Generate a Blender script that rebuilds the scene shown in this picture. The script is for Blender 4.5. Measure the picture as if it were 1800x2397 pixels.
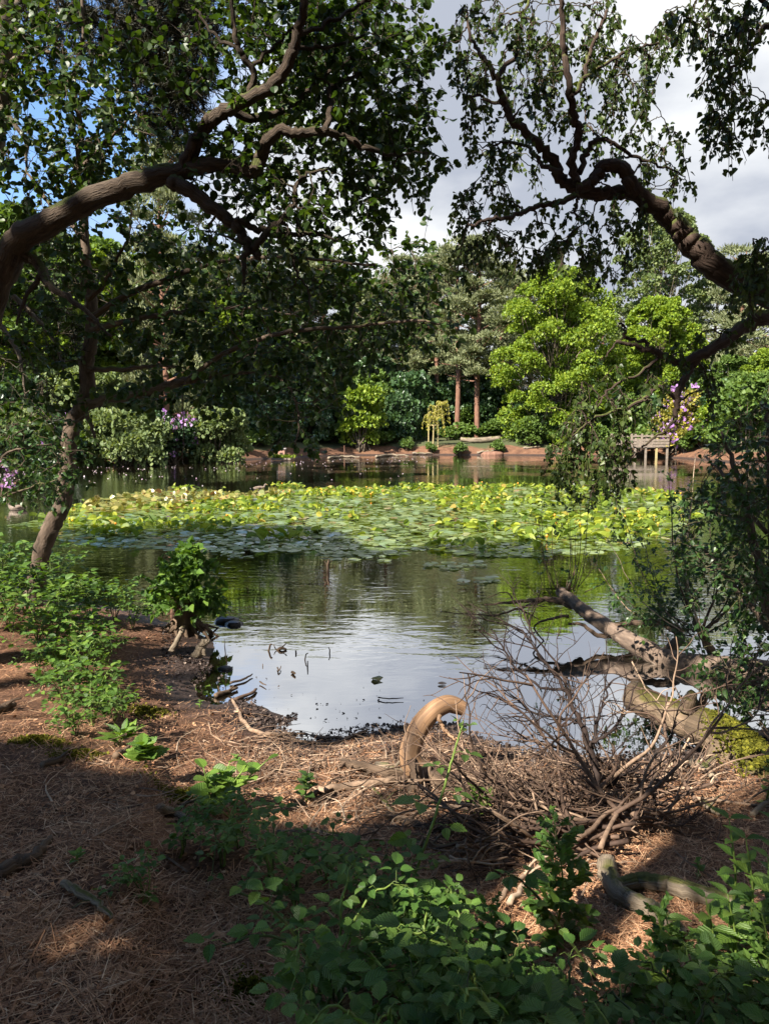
import bpy, math, random
import numpy as np
from mathutils import Vector
for o in list(bpy.data.objects): bpy.data.objects.remove(o)
C = bpy.context.scene
RNG = np.random.default_rng(7)
random.seed(7)
R = math.radians

# ------------------------------------------------------------------ camera
EYE = np.array([0.0, 0.0, 2.35]); TILT = R(6.3); F = 1732.0
cam = bpy.data.cameras.new('camera'); cam.sensor_fit = 'VERTICAL'
cam.angle = 2*math.atan(1198.5/F); cam.clip_start = 0.05; cam.clip_end = 2000
co = bpy.data.objects.new('camera', cam); C.collection.objects.link(co)
co.location = EYE; co.rotation_euler = (R(90)-TILT, 0, 0); C.camera = co

# ------------------------------------------------------------------ sun, sky, exposure
SUN = np.array([-0.56, -0.54, 0.74]); SUN /= np.linalg.norm(SUN)
sl = bpy.data.lights.new('sun', 'SUN'); sl.energy = 5.0; sl.angle = R(0.53); sl.color = (1.0, 0.93, 0.82)
so = bpy.data.objects.new('sun', sl); C.collection.objects.link(so)
so.rotation_euler = Vector((-SUN).tolist()).to_track_quat('-Z', 'Y').to_euler()
w = bpy.data.worlds.new('World'); C.world = w; w.use_nodes = True
nt = w.node_tree; nt.nodes.clear()
def nd(nt, t, **k):
    n = nt.nodes.new(t)
    for a, b in k.items(): setattr(n, a, b)
    return n
def build_world():
    L = nt.links.new
    out = nd(nt, 'ShaderNodeOutputWorld')
    sky = nd(nt, 'ShaderNodeTexSky'); sky.sky_type = 'NISHITA'; sky.sun_disc = False
    sky.sun_elevation = math.asin(SUN[2]); sky.sun_rotation = math.atan2(SUN[0], SUN[1])
    sky.air_density = 1.0; sky.ozone_density = 5.0; sky.dust_density = 0.1
    b1 = nd(nt, 'ShaderNodeBackground'); b1.inputs[1].default_value = 0.085; L(sky.outputs[0], b1.inputs[0])
    tc = nd(nt, 'ShaderNodeTexCoord')
    mp = nd(nt, 'ShaderNodeMapping'); mp.inputs['Scale'].default_value = (1.0, 1.0, 2.2); L(tc.outputs['Generated'], mp.inputs[0])
    n1 = nd(nt, 'ShaderNodeTexNoise'); n1.inputs['Scale'].default_value = 2.3; n1.inputs['Detail'].default_value = 7; n1.inputs['Roughness'].default_value = 0.55; L(mp.outputs[0], n1.inputs['Vector'])
    # the cloud bank covers most of the sky and breaks towards the upper left
    sx = nd(nt, 'ShaderNodeSeparateXYZ'); L(tc.outputs['Generated'], sx.inputs[0])
    m1 = nd(nt, 'ShaderNodeMath', operation='MULTIPLY_ADD'); L(sx.outputs[0], m1.inputs[0]); m1.inputs[1].default_value = 0.95; m1.inputs[2].default_value = 0.62
    m1b = nd(nt, 'ShaderNodeMath', operation='MULTIPLY_ADD'); L(sx.outputs[2], m1b.inputs[0]); m1b.inputs[1].default_value = -0.62; L(m1.outputs[0], m1b.inputs[2])
    m2 = nd(nt, 'ShaderNodeMath', operation='MULTIPLY_ADD'); L(n1.outputs[0], m2.inputs[0]); m2.inputs[1].default_value = 0.9; L(m1b.outputs[0], m2.inputs[2])
    cr = nd(nt, 'ShaderNodeValToRGB'); cr.color_ramp.elements[0].position = 0.56; cr.color_ramp.elements[1].position = 0.80; L(m2.outputs[0], cr.inputs[0])
    n2 = nd(nt, 'ShaderNodeTexNoise'); n2.inputs['Scale'].default_value = 3.1; n2.inputs['Detail'].default_value = 6; L(mp.outputs[0], n2.inputs['Vector'])
    cc = nd(nt, 'ShaderNodeValToRGB'); cc.color_ramp.elements[0].position = 0.40; cc.color_ramp.elements[0].color = (0.46, 0.50, 0.59, 1)
    cc.color_ramp.elements[1].position = 0.60; cc.color_ramp.elements[1].color = (0.92, 0.94, 0.96, 1); L(n2.outputs[0], cc.inputs[0])
    b2 = nd(nt, 'ShaderNodeBackground'); b2.inputs[1].default_value = 0.34; L(cc.outputs[0], b2.inputs[0])
    mx = nd(nt, 'ShaderNodeMixShader'); L(cr.outputs[0], mx.inputs[0]); L(b1.outputs[0], mx.inputs[1]); L(b2.outputs[0], mx.inputs[2])
    L(mx.outputs[0], out.inputs[0])
build_world()
C.view_settings.view_transform = 'Standard'; C.view_settings.look = 'None'
C.view_settings.exposure = 1.75; C.view_settings.gamma = 1.0
C.render.engine = 'CYCLES'
C.cycles.max_bounces = 6; C.cycles.diffuse_bounces = 3; C.cycles.glossy_bounces = 3; C.cycles.transmission_bounces = 4; C.cycles.transparent_max_bounces = 4
C.cycles.caustics_reflective = False; C.cycles.caustics_refractive = False
try:
    C.cycles.use_denoising = True
except Exception: pass

# ------------------------------------------------------------------ where a sight line of the photograph meets a depth or a height
def pdir(px, py):
    u = (np.asarray(px, float)-900)/F; v = (np.asarray(py, float)-1198.5)/F
    c, s = math.cos(TILT), math.sin(TILT)
    return np.stack([u+0*v, c - v*s + 0*u, -s - v*c + 0*u], -1)
def at(px, py, Y):
    d = pdir(px, py); return EYE + d*(np.asarray(Y, float)/d[..., 1])[..., None]
def onz(px, py, z=0.0):
    d = pdir(px, py); return EYE + d*((z-EYE[2])/d[..., 2])[..., None]
def topix(P):
    q = P-EYE; c, s = math.cos(TILT), math.sin(TILT)
    f = q[..., 1]*c - q[..., 2]*s; u = q[..., 1]*s + q[..., 2]*c
    f = np.where(f < 0.05, 0.05, f)
    return 900+F*q[..., 0]/f, 1198.5-F*u/f

# ------------------------------------------------------------------ mesh builder
class MB:
    def __init__(s): s.v = []; s.l = []; s.c = []; s.r = []; s.uv = []; s.n = 0
    def add(s, v, loops, counts, rnd=0.5, uv=None):
        v = np.asarray(v, np.float32).reshape(-1, 3); loops = np.asarray(loops, np.int64).ravel()
        s.v.append(v); s.l.append(loops+s.n); s.c.append(np.asarray(counts, np.int64).ravel())
        s.r.append(np.broadcast_to(np.asarray(rnd, np.float32), (len(v),)))
        s.uv.append(np.zeros((len(loops), 2), np.float32) if uv is None else np.asarray(uv, np.float32))
        s.n += len(v)
    def tube(s, P, rad, sides=6, rnd=0.5, rough=0.0, cap=True):
        P = np.asarray(P, float); n = len(P)
        rad = np.broadcast_to(np.asarray(rad, float), (n,))
        T = np.gradient(P, axis=0); T /= np.linalg.norm(T, axis=1)[:, None]+1e-9
        a = np.array([0., 0, 1]) if abs(T[0][2]) < 0.9 else np.array([1., 0, 0])
        N = np.zeros((n, 3)); x = np.cross(a, T[0]); N[0] = x/np.linalg.norm(x)
        for i in range(1, n):
            y = N[i-1]-T[i]*np.dot(N[i-1], T[i]); N[i] = y/(np.linalg.norm(y)+1e-9)
        B = np.cross(T, N)
        ang = np.linspace(0, 2*np.pi, sides, endpoint=False)
        rr = rad[:, None]*np.ones((1, sides))
        if rough: rr = rr*(1+rough*RNG.normal(size=(n, sides)))
        V = P[:, None]+rr[..., None]*(np.cos(ang)[None, :, None]*N[:, None]+np.sin(ang)[None, :, None]*B[:, None])
        V = V.reshape(-1, 3)
        i = np.arange(n-1)[:, None]*sides; j = np.arange(sides)[None]; k = (j+1) % sides
        q = np.stack([i+j, i+k, i+sides+k, i+sides+j], -1).reshape(-1)
        loops = [q]; counts = [np.full((n-1)*sides, 4)]
        L = np.concatenate([[0], np.cumsum(np.linalg.norm(np.diff(P, axis=0), axis=1))])
        uvq = np.stack([np.broadcast_to(np.stack([j/sides, (j+1)/sides, (j+1)/sides, j/sides], -1), (n-1, sides, 4)),
                        np.broadcast_to(np.stack([L[:-1], L[:-1], L[1:], L[1:]], -1)[:, None], (n-1, sides, 4))], -1).reshape(-1, 2)
        if cap:
            loops += [np.arange(sides)[::-1], (n-1)*sides+np.arange(sides)]; counts += [[sides], [sides]]
            uvq = np.concatenate([uvq, np.zeros((2*sides, 2))])
        s.add(V, np.concatenate(loops), np.concatenate(counts), rnd, uvq)
    def box(s, c, h, rz=0.0, rnd=0.5):
        sg = np.array([[x, y, z] for z in (-1, 1) for y in (-1, 1) for x in (-1, 1)], float)*np.array(h)
        cr, sr = math.cos(rz), math.sin(rz)
        v = np.stack([sg[:, 0]*cr-sg[:, 1]*sr, sg[:, 0]*sr+sg[:, 1]*cr, sg[:, 2]], 1)+np.array(c)
        f = [[0, 2, 3, 1], [4, 5, 7, 6], [0, 1, 5, 4], [1, 3, 7, 5], [3, 2, 6, 7], [2, 0, 4, 6]]
        s.add(v, np.array(f), [4]*6, rnd)
    def scatter(s, tpl, P, D, N, S, rnd=None, W=None):
        """tpl copied at P with its length along D and its face towards N, scaled S"""
        tv, tl, tc, tuv = tpl
        P = np.asarray(P, float).reshape(-1, 3); M = len(P)
        if M == 0: return
        D = np.broadcast_to(np.asarray(D, float), (M, 3)); N = np.broadcast_to(np.asarray(N, float), (M, 3))
        y = D/(np.linalg.norm(D, axis=1)[:, None]+1e-9)
        x = np.cross(y, N); x /= np.linalg.norm(x, axis=1)[:, None]+1e-9
        z = np.cross(x, y)
        S = np.broadcast_to(np.asarray(S, float), (M,)); W = np.ones(M) if W is None else np.broadcast_to(W, (M,))
        t = tv[None]*S[:, None, None]
        V = P[:, None]+(t[..., 0:1]*W[:, None, None])*x[:, None]+t[..., 1:2]*y[:, None]+t[..., 2:3]*z[:, None]
        nv = len(tv)
        loops = (tl[None]+np.arange(M)[:, None]*nv).reshape(-1)
        counts = np.tile(tc, M)
        rnd = RNG.random(M) if rnd is None else np.broadcast_to(rnd, (M,))
        s.add(V.reshape(-1, 3), loops, counts, np.repeat(rnd, nv), np.tile(tuv, (M, 1)))
    def build(s, name, mat, parent=None, smooth=False, origin=None):
        me = bpy.data.meshes.new(name)
        V = np.concatenate(s.v).astype(np.float32); Lp = np.concatenate(s.l).astype(np.int32); Ct = np.concatenate(s.c).astype(np.int32)
        if origin is not None: V = V-np.asarray(origin, np.float32)
        me.vertices.add(len(V)); me.vertices.foreach_set('co', V.ravel())
        me.loops.add(len(Lp)); me.loops.foreach_set('vertex_index', Lp)
        me.polygons.add(len(Ct)); st = np.concatenate([[0], np.cumsum(Ct)[:-1]]).astype(np.int32)
        me.polygons.foreach_set('loop_start', st)
        me.polygons.foreach_set('use_smooth', np.full(len(Ct), bool(smooth)))
        a = me.attributes.new('rnd', 'FLOAT', 'POINT'); a.data.foreach_set('value', np.concatenate(s.r).astype(np.float32))
        uvl = me.uv_layers.new(name='uv'); uvl.data.foreach_set('uv', np.concatenate(s.uv).astype(np.float32).ravel())
        me.update(calc_edges=True); me.validate()
        me.materials.append(mat)
        o = bpy.data.objects.new(name, me); C.collection.objects.link(o)
        if origin is not None and parent is None: o.location = origin
        if parent is not None: o.parent = parent
        return o
def tag(o, label=None, cat=None, group=None, kind=None):
    if label: o['label'] = label
    if cat: o['category'] = cat
    if group: o['group'] = group
    if kind: o['kind'] = kind
    return o
def empty(name, loc, label, cat, group=None, rz=0.0):
    o = bpy.data.objects.new(name, None); C.collection.objects.link(o)
    o.empty_display_size = 0.2; o.location = loc; o.rotation_euler = (0, 0, rz)
    return tag(o, label, cat, group)
def copy_thing(root, loc, rz=0.0, sc=(1, 1, 1), label=None, cat=None, group=None):
    r = root.copy(); C.collection.objects.link(r); r.location = loc; r.rotation_euler = (0, 0, rz); r.scale = sc
    tag(r, label, cat, group)
    for ch in list(root.children):
        c = ch.copy(); C.collection.objects.link(c); c.parent = r
    return r
def smooth_path(P, n=6, jit=0.0):
    P = np.asarray(P, float); k = len(P)
    if k < 3: 
        t = np.linspace(0, 1, n*(k-1)+1)[:, None]; out = P[0]*(1-t)+P[-1]*t
    else:
        Q = np.concatenate([[2*P[0]-P[1]], P, [2*P[-1]-P[-2]]]); out = []
        t = np.linspace(0, 1, n, endpoint=False)[:, None]
        for i in range(k-1):
            a, b, c, d = Q[i:i+4]
            out.append(0.5*((2*b)+(-a+c)*t+(2*a-5*b+4*c-d)*t*t+(-a+3*b-3*c+d)*t**3))
        out = np.concatenate(out+[P[-1:]])
    if jit: out = out+RNG.normal(size=out.shape)*jit
    return out
def lin(vals, n): return np.interp(np.linspace(0, 1, n), np.linspace(0, 1, len(vals)), vals)
def unit(v): return v/(np.linalg.norm(v, axis=-1, keepdims=True)+1e-9)
def rv(n): return unit(RNG.normal(size=(n, 3)))

# leaf templates: length 1 along y, face +z
def leaf_tpl(w=0.35, pts=((0.0, 0.0), (0.18, .75), (0.45, 1.0), (0.72, .72), (1.0, 0.0)), fold=0.25, droop=0.12, serr=0):
    ys = [p[0] for p in pts]; ws = [p[1]*w for p in pts]
    if serr:
        yy = np.linspace(0, 1, serr*2+1); ww = np.interp(yy, ys, ws); ww[1:-1:2] *= 1.12; ww[2:-1:2] *= 0.9
        yy[1:-1:2] += 0.02; ys = list(yy); ws = list(ww)
    v = []; loops = []; cnt = []; uv = []
    k = len(ys)
    for y in ys: v.append((0, y, -droop*y*y))
    for y, x in zip(ys[1:-1], ws[1:-1]): v.append((x, y, fold*x-droop*y*y))
    for y, x in zip(ys[1:-1], ws[1:-1]): v.append((-x, y, fold*x-droop*y*y))
    for side in (0, 1):
        off = k+side*(k-2)
        for i in range(k-1):
            m0, m1 = i, i+1
            e0 = off+i-1 if 0 < i else None; e1 = off+i if i < k-2 else None
            f = [m0]+([e0] if e0 is not None else [])+([e1] if e1 is not None else [])+[m1]
            if side == 0: f = f if True else f
            else: f = f[::-1]
            loops += f; cnt.append(len(f)); 
            for q in f: uv.append((v[q][0]/max(w, 1e-3)*0.5+0.5, v[q][1]))
    return (np.array(v, float), np.array(loops), np.array(cnt), np.array(uv, float))
ROUND = leaf_tpl(0.44, ((0, 0), (.14, .72), (.38, 1.0), (.66, .98), (.88, .6), (1.0, 0.0)), 0.22, 0.15)
OVATE = leaf_tpl(0.36, ((0, 0), (.12, .7), (.3, 1.0), (.6, .66), (1.0, 0.0)), 0.25, 0.15)
BIRCH = leaf_tpl(0.42, ((0, 0), (.14, .85), (.3, 1.0), (.62, .6), (1.0, 0.0)), 0.2, 0.1)
LANCE = leaf_tpl(0.17, ((0, 0), (.2, .8), (.45, 1.0), (.75, .6), (1.0, 0.0)), 0.4, 0.25)
BRAM = leaf_tpl(0.36, ((0, 0), (.15, .72), (.4, 1.0), (.7, .74), (1.0, 0.0)), 0.3, 0.18, serr=7)
CLUMP = (np.array([[0, 0, 0], [.42, .2, .1], [.5, .62, -.05], [.1, 1, .1], [-.4, .75, .08], [-.5, .25, -.06]], float), np.arange(6), np.array([6]), np.zeros((6, 2)))
BLADE = (np.array([[-.5, 0, 0], [.5, 0, 0], [.32, .6, .03], [0, 1, 0], [-.32, .6, .03]], float), np.arange(5), np.array([5]), np.zeros((5, 2)))
NEEDLE = (np.array([[-.5, 0, 0], [.5, 0, 0], [.3, 1, 0], [-.3, 1, 0]], float), np.arange(4), np.array([4]), np.zeros((4, 2)))

# ------------------------------------------------------------------ materials
def newmat(name):
    m = bpy.data.materials.new(name); m.use_nodes = True; t = m.node_tree; t.nodes.clear()
    return m, t, t.links.new
def ramp(t, stops):
    r = nd(t, 'ShaderNodeValToRGB'); e = r.color_ramp.elements
    while len(e) < len(stops): e.new(0.5)
    for i, (p, c) in enumerate(stops): e[i].position = p; e[i].color = (*c, 1)
    return r
def leafmat(name, dark, mid, light, trans=0.35, rough=0.42, spec=0.35, vein=False, odd=None):
    m, t, L = newmat(name)
    at_ = nd(t, 'ShaderNodeAttribute'); at_.attribute_name = 'rnd'
    st = [(0.0, dark), (0.5, mid), (0.93, light)]
    if odd: st.append((0.985, odd))
    r = ramp(t, st); L(at_.outputs['Fac'], r.inputs[0])
    col = r.outputs[0]
    p = nd(t, 'ShaderNodeBsdfPrincipled'); p.inputs['Roughness'].default_value = rough; p.inputs['Specular IOR Level'].default_value = spec
    if vein:
        uv = nd(t, 'ShaderNodeUVMap'); sp = nd(t, 'ShaderNodeSeparateXYZ'); L(uv.outputs[0], sp.inputs[0])
        a = nd(t, 'ShaderNodeMath', operation='SUBTRACT'); L(sp.outputs[0], a.inputs[0]); a.inputs[1].default_value = 0.5
        b = nd(t, 'ShaderNodeMath', operation='ABSOLUTE'); L(a.outputs[0], b.inputs[0])
        c = nd(t, 'ShaderNodeMath', operation='MULTIPLY_ADD'); L(b.outputs[0], c.inputs[0]); c.inputs[1].default_value = -0.7; L(sp.outputs[1], c.inputs[2])
        d = nd(t, 'ShaderNodeMath', operation='MULTIPLY'); L(c.outputs[0], d.inputs[0]); d.inputs[1].default_value = 50
        s_ = nd(t, 'ShaderNodeMath', operation='SINE'); L(d.outputs[0], s_.inputs[0])
        bp = nd(t, 'ShaderNodeBump'); bp.inputs['Strength'].default_value = 0.5; bp.inputs['Distance'].default_value = 0.004; L(s_.outputs[0], bp.inputs['Height']); L(bp.outputs[0], p.inputs['Normal'])
    L(col, p.inputs['Base Color'])
    tr = nd(t, 'ShaderNodeBsdfTranslucent')
    hs = nd(t, 'ShaderNodeMix', data_type='RGBA', blend_type='MULTIPLY'); hs.inputs[0].default_value = 1.0; L(col, hs.inputs[6]); hs.inputs[7].default_value = (1.5, 1.45, 0.5, 1)
    L(hs.outputs[2], tr.inputs[0])
    mx = nd(t, 'ShaderNodeMixShader'); mx.inputs[0].default_value = trans; L(p.outputs[0], mx.inputs[1]); L(tr.outputs[0], mx.inputs[2])
    o = nd(t, 'ShaderNodeOutputMaterial'); L(mx.outputs[0], o.inputs[0])
    return m
def coat(m, w, r):
    p = [n for n in m.node_tree.nodes if n.type == 'BSDF_PRINCIPLED'][0]; p.inputs['Coat Weight'].default_value = w; p.inputs['Coat Roughness'].default_value = r; p.inputs['Coat IOR'].default_value = 1.6; return m
def barkmat(name, c0, c1, c2=None, scale=9.0, stretch=0.25, bump=0.6, rough=0.85, moss=None, mossamt=0.5, dist=0.02, wrap=0.0):
    m, t, L = newmat(name)
    tc = nd(t, 'ShaderNodeTexCoord'); mp = nd(t, 'ShaderNodeMapping'); mp.inputs['Scale'].default_value = (1, 1, stretch)
    if wrap:      # grain runs along the limb: round its girth, then along its length
        us = nd(t, 'ShaderNodeSeparateXYZ'); L(tc.outputs['UV'], us.inputs[0]); cb = nd(t, 'ShaderNodeCombineXYZ')
        for op, i in (('COSINE', 0), ('SINE', 1)):
            a = nd(t, 'ShaderNodeMath', operation='MULTIPLY'); L(us.outputs[0], a.inputs[0]); a.inputs[1].default_value = 6.28319
            f = nd(t, 'ShaderNodeMath', operation=op); L(a.outputs[0], f.inputs[0]); g = nd(t, 'ShaderNodeMath', operation='MULTIPLY'); L(f.outputs[0], g.inputs[0]); g.inputs[1].default_value = wrap; L(g.outputs[0], cb.inputs[i])
        L(us.outputs[1], cb.inputs[2]); L(cb.outputs[0], mp.inputs[0])
    else: L(tc.outputs['Object'], mp.inputs[0])
    n = nd(t, 'ShaderNodeTexNoise'); n.inputs['Scale'].default_value = scale; n.inputs['Detail'].default_value = 8; n.inputs['Roughness'].default_value = 0.65; L(mp.outputs[0], n.inputs['Vector'])
    v = nd(t, 'ShaderNodeTexVoronoi'); v.feature = 'DISTANCE_TO_EDGE'; v.inputs['Scale'].default_value = scale*1.6; L(mp.outputs[0], v.inputs['Vector'])
    st = [(0.3, c0), (0.62, c1)]
    if c2: st.append((0.75, c2))
    r = ramp(t, st); L(n.outputs[0], r.inputs[0]); col = r.outputs[0]
    if moss:
        n3 = nd(t, 'ShaderNodeTexNoise'); n3.inputs['Scale'].default_value = 2.6; n3.inputs['Detail'].default_value = 5; L(tc.outputs['Object'], n3.inputs['Vector'])
        g = nd(t, 'ShaderNodeNewGeometry'); sp = nd(t, 'ShaderNodeSeparateXYZ'); L(g.outputs['Normal'], sp.inputs[0])
        ma = nd(t, 'ShaderNodeMath', operation='MULTIPLY_ADD'); L(sp.outputs[2], ma.inputs[0]); ma.inputs[1].default_value = 0.3; L(n3.outputs[0], ma.inputs[2])
        rr = ramp(t, [(1.0-mossamt, (0, 0, 0)), (1.08-mossamt, (1, 1, 1))]); L(ma.outputs[0], rr.inputs[0])
        mx = nd(t, 'ShaderNodeMix', data_type='RGBA'); L(rr.outputs[0], mx.inputs[0]); L(col, mx.inputs[6])
        n4 = nd(t, 'ShaderNodeTexNoise'); n4.inputs['Scale'].default_value = 60; L(tc.outputs['Object'], n4.inputs['Vector'])
        r4 = ramp(t, [(0.3, tuple(x*0.55 for x in moss)), (0.7, moss)]); L(n4.outputs[0], r4.inputs[0]); L(r4.outputs[0], mx.inputs[7]); col = mx.outputs[2]
    p = nd(t, 'ShaderNodeBsdfPrincipled'); p.inputs['Roughness'].default_value = rough; p.inputs['Specular IOR Level'].default_value = 0.25; L(col, p.inputs['Base Color'])
    ad = nd(t, 'ShaderNodeMath', operation='MULTIPLY_ADD'); L(v.outputs[0], ad.inputs[0]); ad.inputs[1].default_value = 0.8; L(n.outputs[0], ad.inputs[2])
    bp = nd(t, 'ShaderNodeBump'); bp.inputs['Strength'].default_value = bump; bp.inputs['Distance'].default_value = dist; L(ad.outputs[0], bp.inputs['Height']); L(bp.outputs[0], p.inputs['Normal'])
    o = nd(t, 'ShaderNodeOutputMaterial'); L(p.outputs[0], o.inputs[0])
    return m
def twigmat(name, stops, rough=0.8):
    m, t, L = newmat(name)
    a = nd(t, 'ShaderNodeAttribute'); a.attribute_name = 'rnd'; r = ramp(t, stops); L(a.outputs['Fac'], r.inputs[0])
    tc = nd(t, 'ShaderNodeTexCoord'); n = nd(t, 'ShaderNodeTexNoise'); n.inputs['Scale'].default_value = 40; n.inputs['Detail'].default_value = 4; L(tc.outputs['Object'], n.inputs['Vector'])
    r2 = ramp(t, [(0.3, (0.6, 0.6, 0.6)), (0.7, (1.2, 1.2, 1.2))]); L(n.outputs[0], r2.inputs[0])
    mx = nd(t, 'ShaderNodeMix', data_type='RGBA', blend_type='MULTIPLY'); mx.inputs[0].default_value = 1; L(r.outputs[0], mx.inputs[6]); L(r2.outputs[0], mx.inputs[7])
    p = nd(t, 'ShaderNodeBsdfPrincipled'); p.inputs['Roughness'].default_value = rough; p.inputs['Specular IOR Level'].default_value = 0.25; L(mx.outputs[2], p.inputs['Base Color'])
    bp = nd(t, 'ShaderNodeBump'); bp.inputs['Strength'].default_value = 0.4; bp.inputs['Distance'].default_value = 0.003; L(n.outputs[0], bp.inputs['Height']); L(bp.outputs[0], p.inputs['Normal'])
    o = nd(t, 'ShaderNodeOutputMaterial'); L(p.outputs[0], o.inputs[0]); return m
def groundmat():
    m, t, L = newmat('needle_litter_soil')
    tc = nd(t, 'ShaderNodeTexCoord'); geo = nd(t, 'ShaderNodeNewGeometry')
    n1 = nd(t, 'ShaderNodeTexNoise'); n1.inputs['Scale'].default_value = 45; n1.inputs['Detail'].default_value = 8; n1.inputs['Roughness'].default_value = 0.7; L(tc.outputs['Object'], n1.inputs['Vector'])
    n2 = nd(t, 'ShaderNodeTexNoise'); n2.inputs['Scale'].default_value = 1.7; n2.inputs['Detail'].default_value = 6; L(tc.outputs['Object'], n2.inputs['Vector'])
    r1 = ramp(t, [(0.3, (0.03, 0.016, 0.011)), (0.5, (0.14, 0.073, 0.042)), (0.72, (0.25, 0.145, 0.088))]); L(n1.outputs[0], r1.inputs[0])
    r2 = ramp(t, [(0.35, (0.6, 0.55, 0.55)), (0.65, (1.15, 1.1, 1.05))]); L(n2.outputs[0], r2.inputs[0])
    mx = nd(t, 'ShaderNodeMix', data_type='RGBA', blend_type='MULTIPLY'); mx.inputs[0].default_value = 1; L(r1.outputs[0], mx.inputs[6]); L(r2.outputs[0], mx.inputs[7])
    # moss patches
    n5 = nd(t, 'ShaderNodeTexNoise'); n5.inputs['Scale'].default_value = 2.3; n5.inputs['Detail'].default_value = 9; n5.inputs['Roughness'].default_value = 0.7; L(tc.outputs['Object'], n5.inputs['Vector'])
    r5 = ramp(t, [(0.66, (0, 0, 0)), (0.70, (1, 1, 1))]); L(n5.outputs[0], r5.inputs[0])
    mm = nd(t, 'ShaderNodeMix', data_type='RGBA'); L(r5.outputs[0], mm.inputs[0]); L(mx.outputs[2], mm.inputs[6]); mm.inputs[7].default_value = (0.10, 0.10, 0.02, 1)
    # weeds and grass cover the far banks behind the bare strip
    sp = nd(t, 'ShaderNodeSeparateXYZ'); L(geo.outputs['Position'], sp.inputs[0])
    n6 = nd(t, 'ShaderNodeTexNoise'); n6.inputs['Scale'].default_value = 0.35; n6.inputs['Detail'].default_value = 8; L(tc.outputs['Object'], n6.inputs['Vector'])
    fz = nd(t, 'ShaderNodeMapRange'); L(sp.outputs[2], fz.inputs[0]); fz.inputs[1].default_value = 0.45; fz.inputs[2].default_value = 1.1; fz.inputs[3].default_value = -0.15; fz.inputs[4].default_value = 0.45
    fa = nd(t, 'ShaderNodeMath', operation='ADD'); L(fz.outputs[0], fa.inputs[0]); L(n6.outputs[0], fa.inputs[1])
    fr = ramp(t, [(0.56, (0, 0, 0)), (0.68, (1, 1, 1))]); L(fa.outputs[0], fr.inputs[0])
    fy = nd(t, 'ShaderNodeMapRange'); L(sp.outputs[1], fy.inputs[0]); fy.inputs[1].default_value = 30; fy.inputs[2].default_value = 40
    fm_ = nd(t, 'ShaderNodeMath', operation='MULTIPLY'); L(fr.outputs[0], fm_.inputs[0]); L(fy.outputs[0], fm_.inputs[1])
    mg = nd(t, 'ShaderNodeMix', data_type='RGBA'); L(fm_.outputs[0], mg.inputs[0]); L(mm.outputs[2], mg.inputs[6]); mg.inputs[7].default_value = (0.055, 0.062, 0.026, 1); mm = mg
    # wet mud by the waterline
    ma = nd(t, 'ShaderNodeMath', operation='MULTIPLY_ADD'); L(n2.outputs[0], ma.inputs[0]); ma.inputs[1].default_value = -0.12; L(sp.outputs[2], ma.inputs[2])
    rw = ramp(t, [(0.015, (1, 1, 1)), (0.09, (0, 0, 0))]); L(ma.outputs[0], rw.inputs[0])
    mw = nd(t, 'ShaderNodeMix', data_type='RGBA'); L(rw.outputs[0], mw.inputs[0]); L(mm.outputs[2], mw.inputs[6])
    rm = ramp(t, [(0.35, (0.018, 0.012, 0.010)), (0.7, (0.085, 0.058, 0.048))]); L(n1.outputs[0], rm.inputs[0]); L(rm.outputs[0], mw.inputs[7])
    p = nd(t, 'ShaderNodeBsdfPrincipled'); L(mw.outputs[2], p.inputs['Base Color'])
    rr = nd(t, 'ShaderNodeMapRange'); L(rw.outputs[0], rr.inputs[0]); rr.inputs[3].default_value = 0.92; rr.inputs[4].default_value = 0.5; L(rr.outputs[0], p.inputs['Roughness'])
    p.inputs['Specular IOR Level'].default_value = 0.25
    bp = nd(t, 'ShaderNodeBump'); bp.inputs['Strength'].default_value = 0.8; bp.inputs['Distance'].default_value = 0.02; L(n1.outputs[0], bp.inputs['Height']); L(bp.outputs[0], p.inputs['Normal'])
    o = nd(t, 'ShaderNodeOutputMaterial'); L(p.outputs[0], o.inputs[0]); return m
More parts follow.
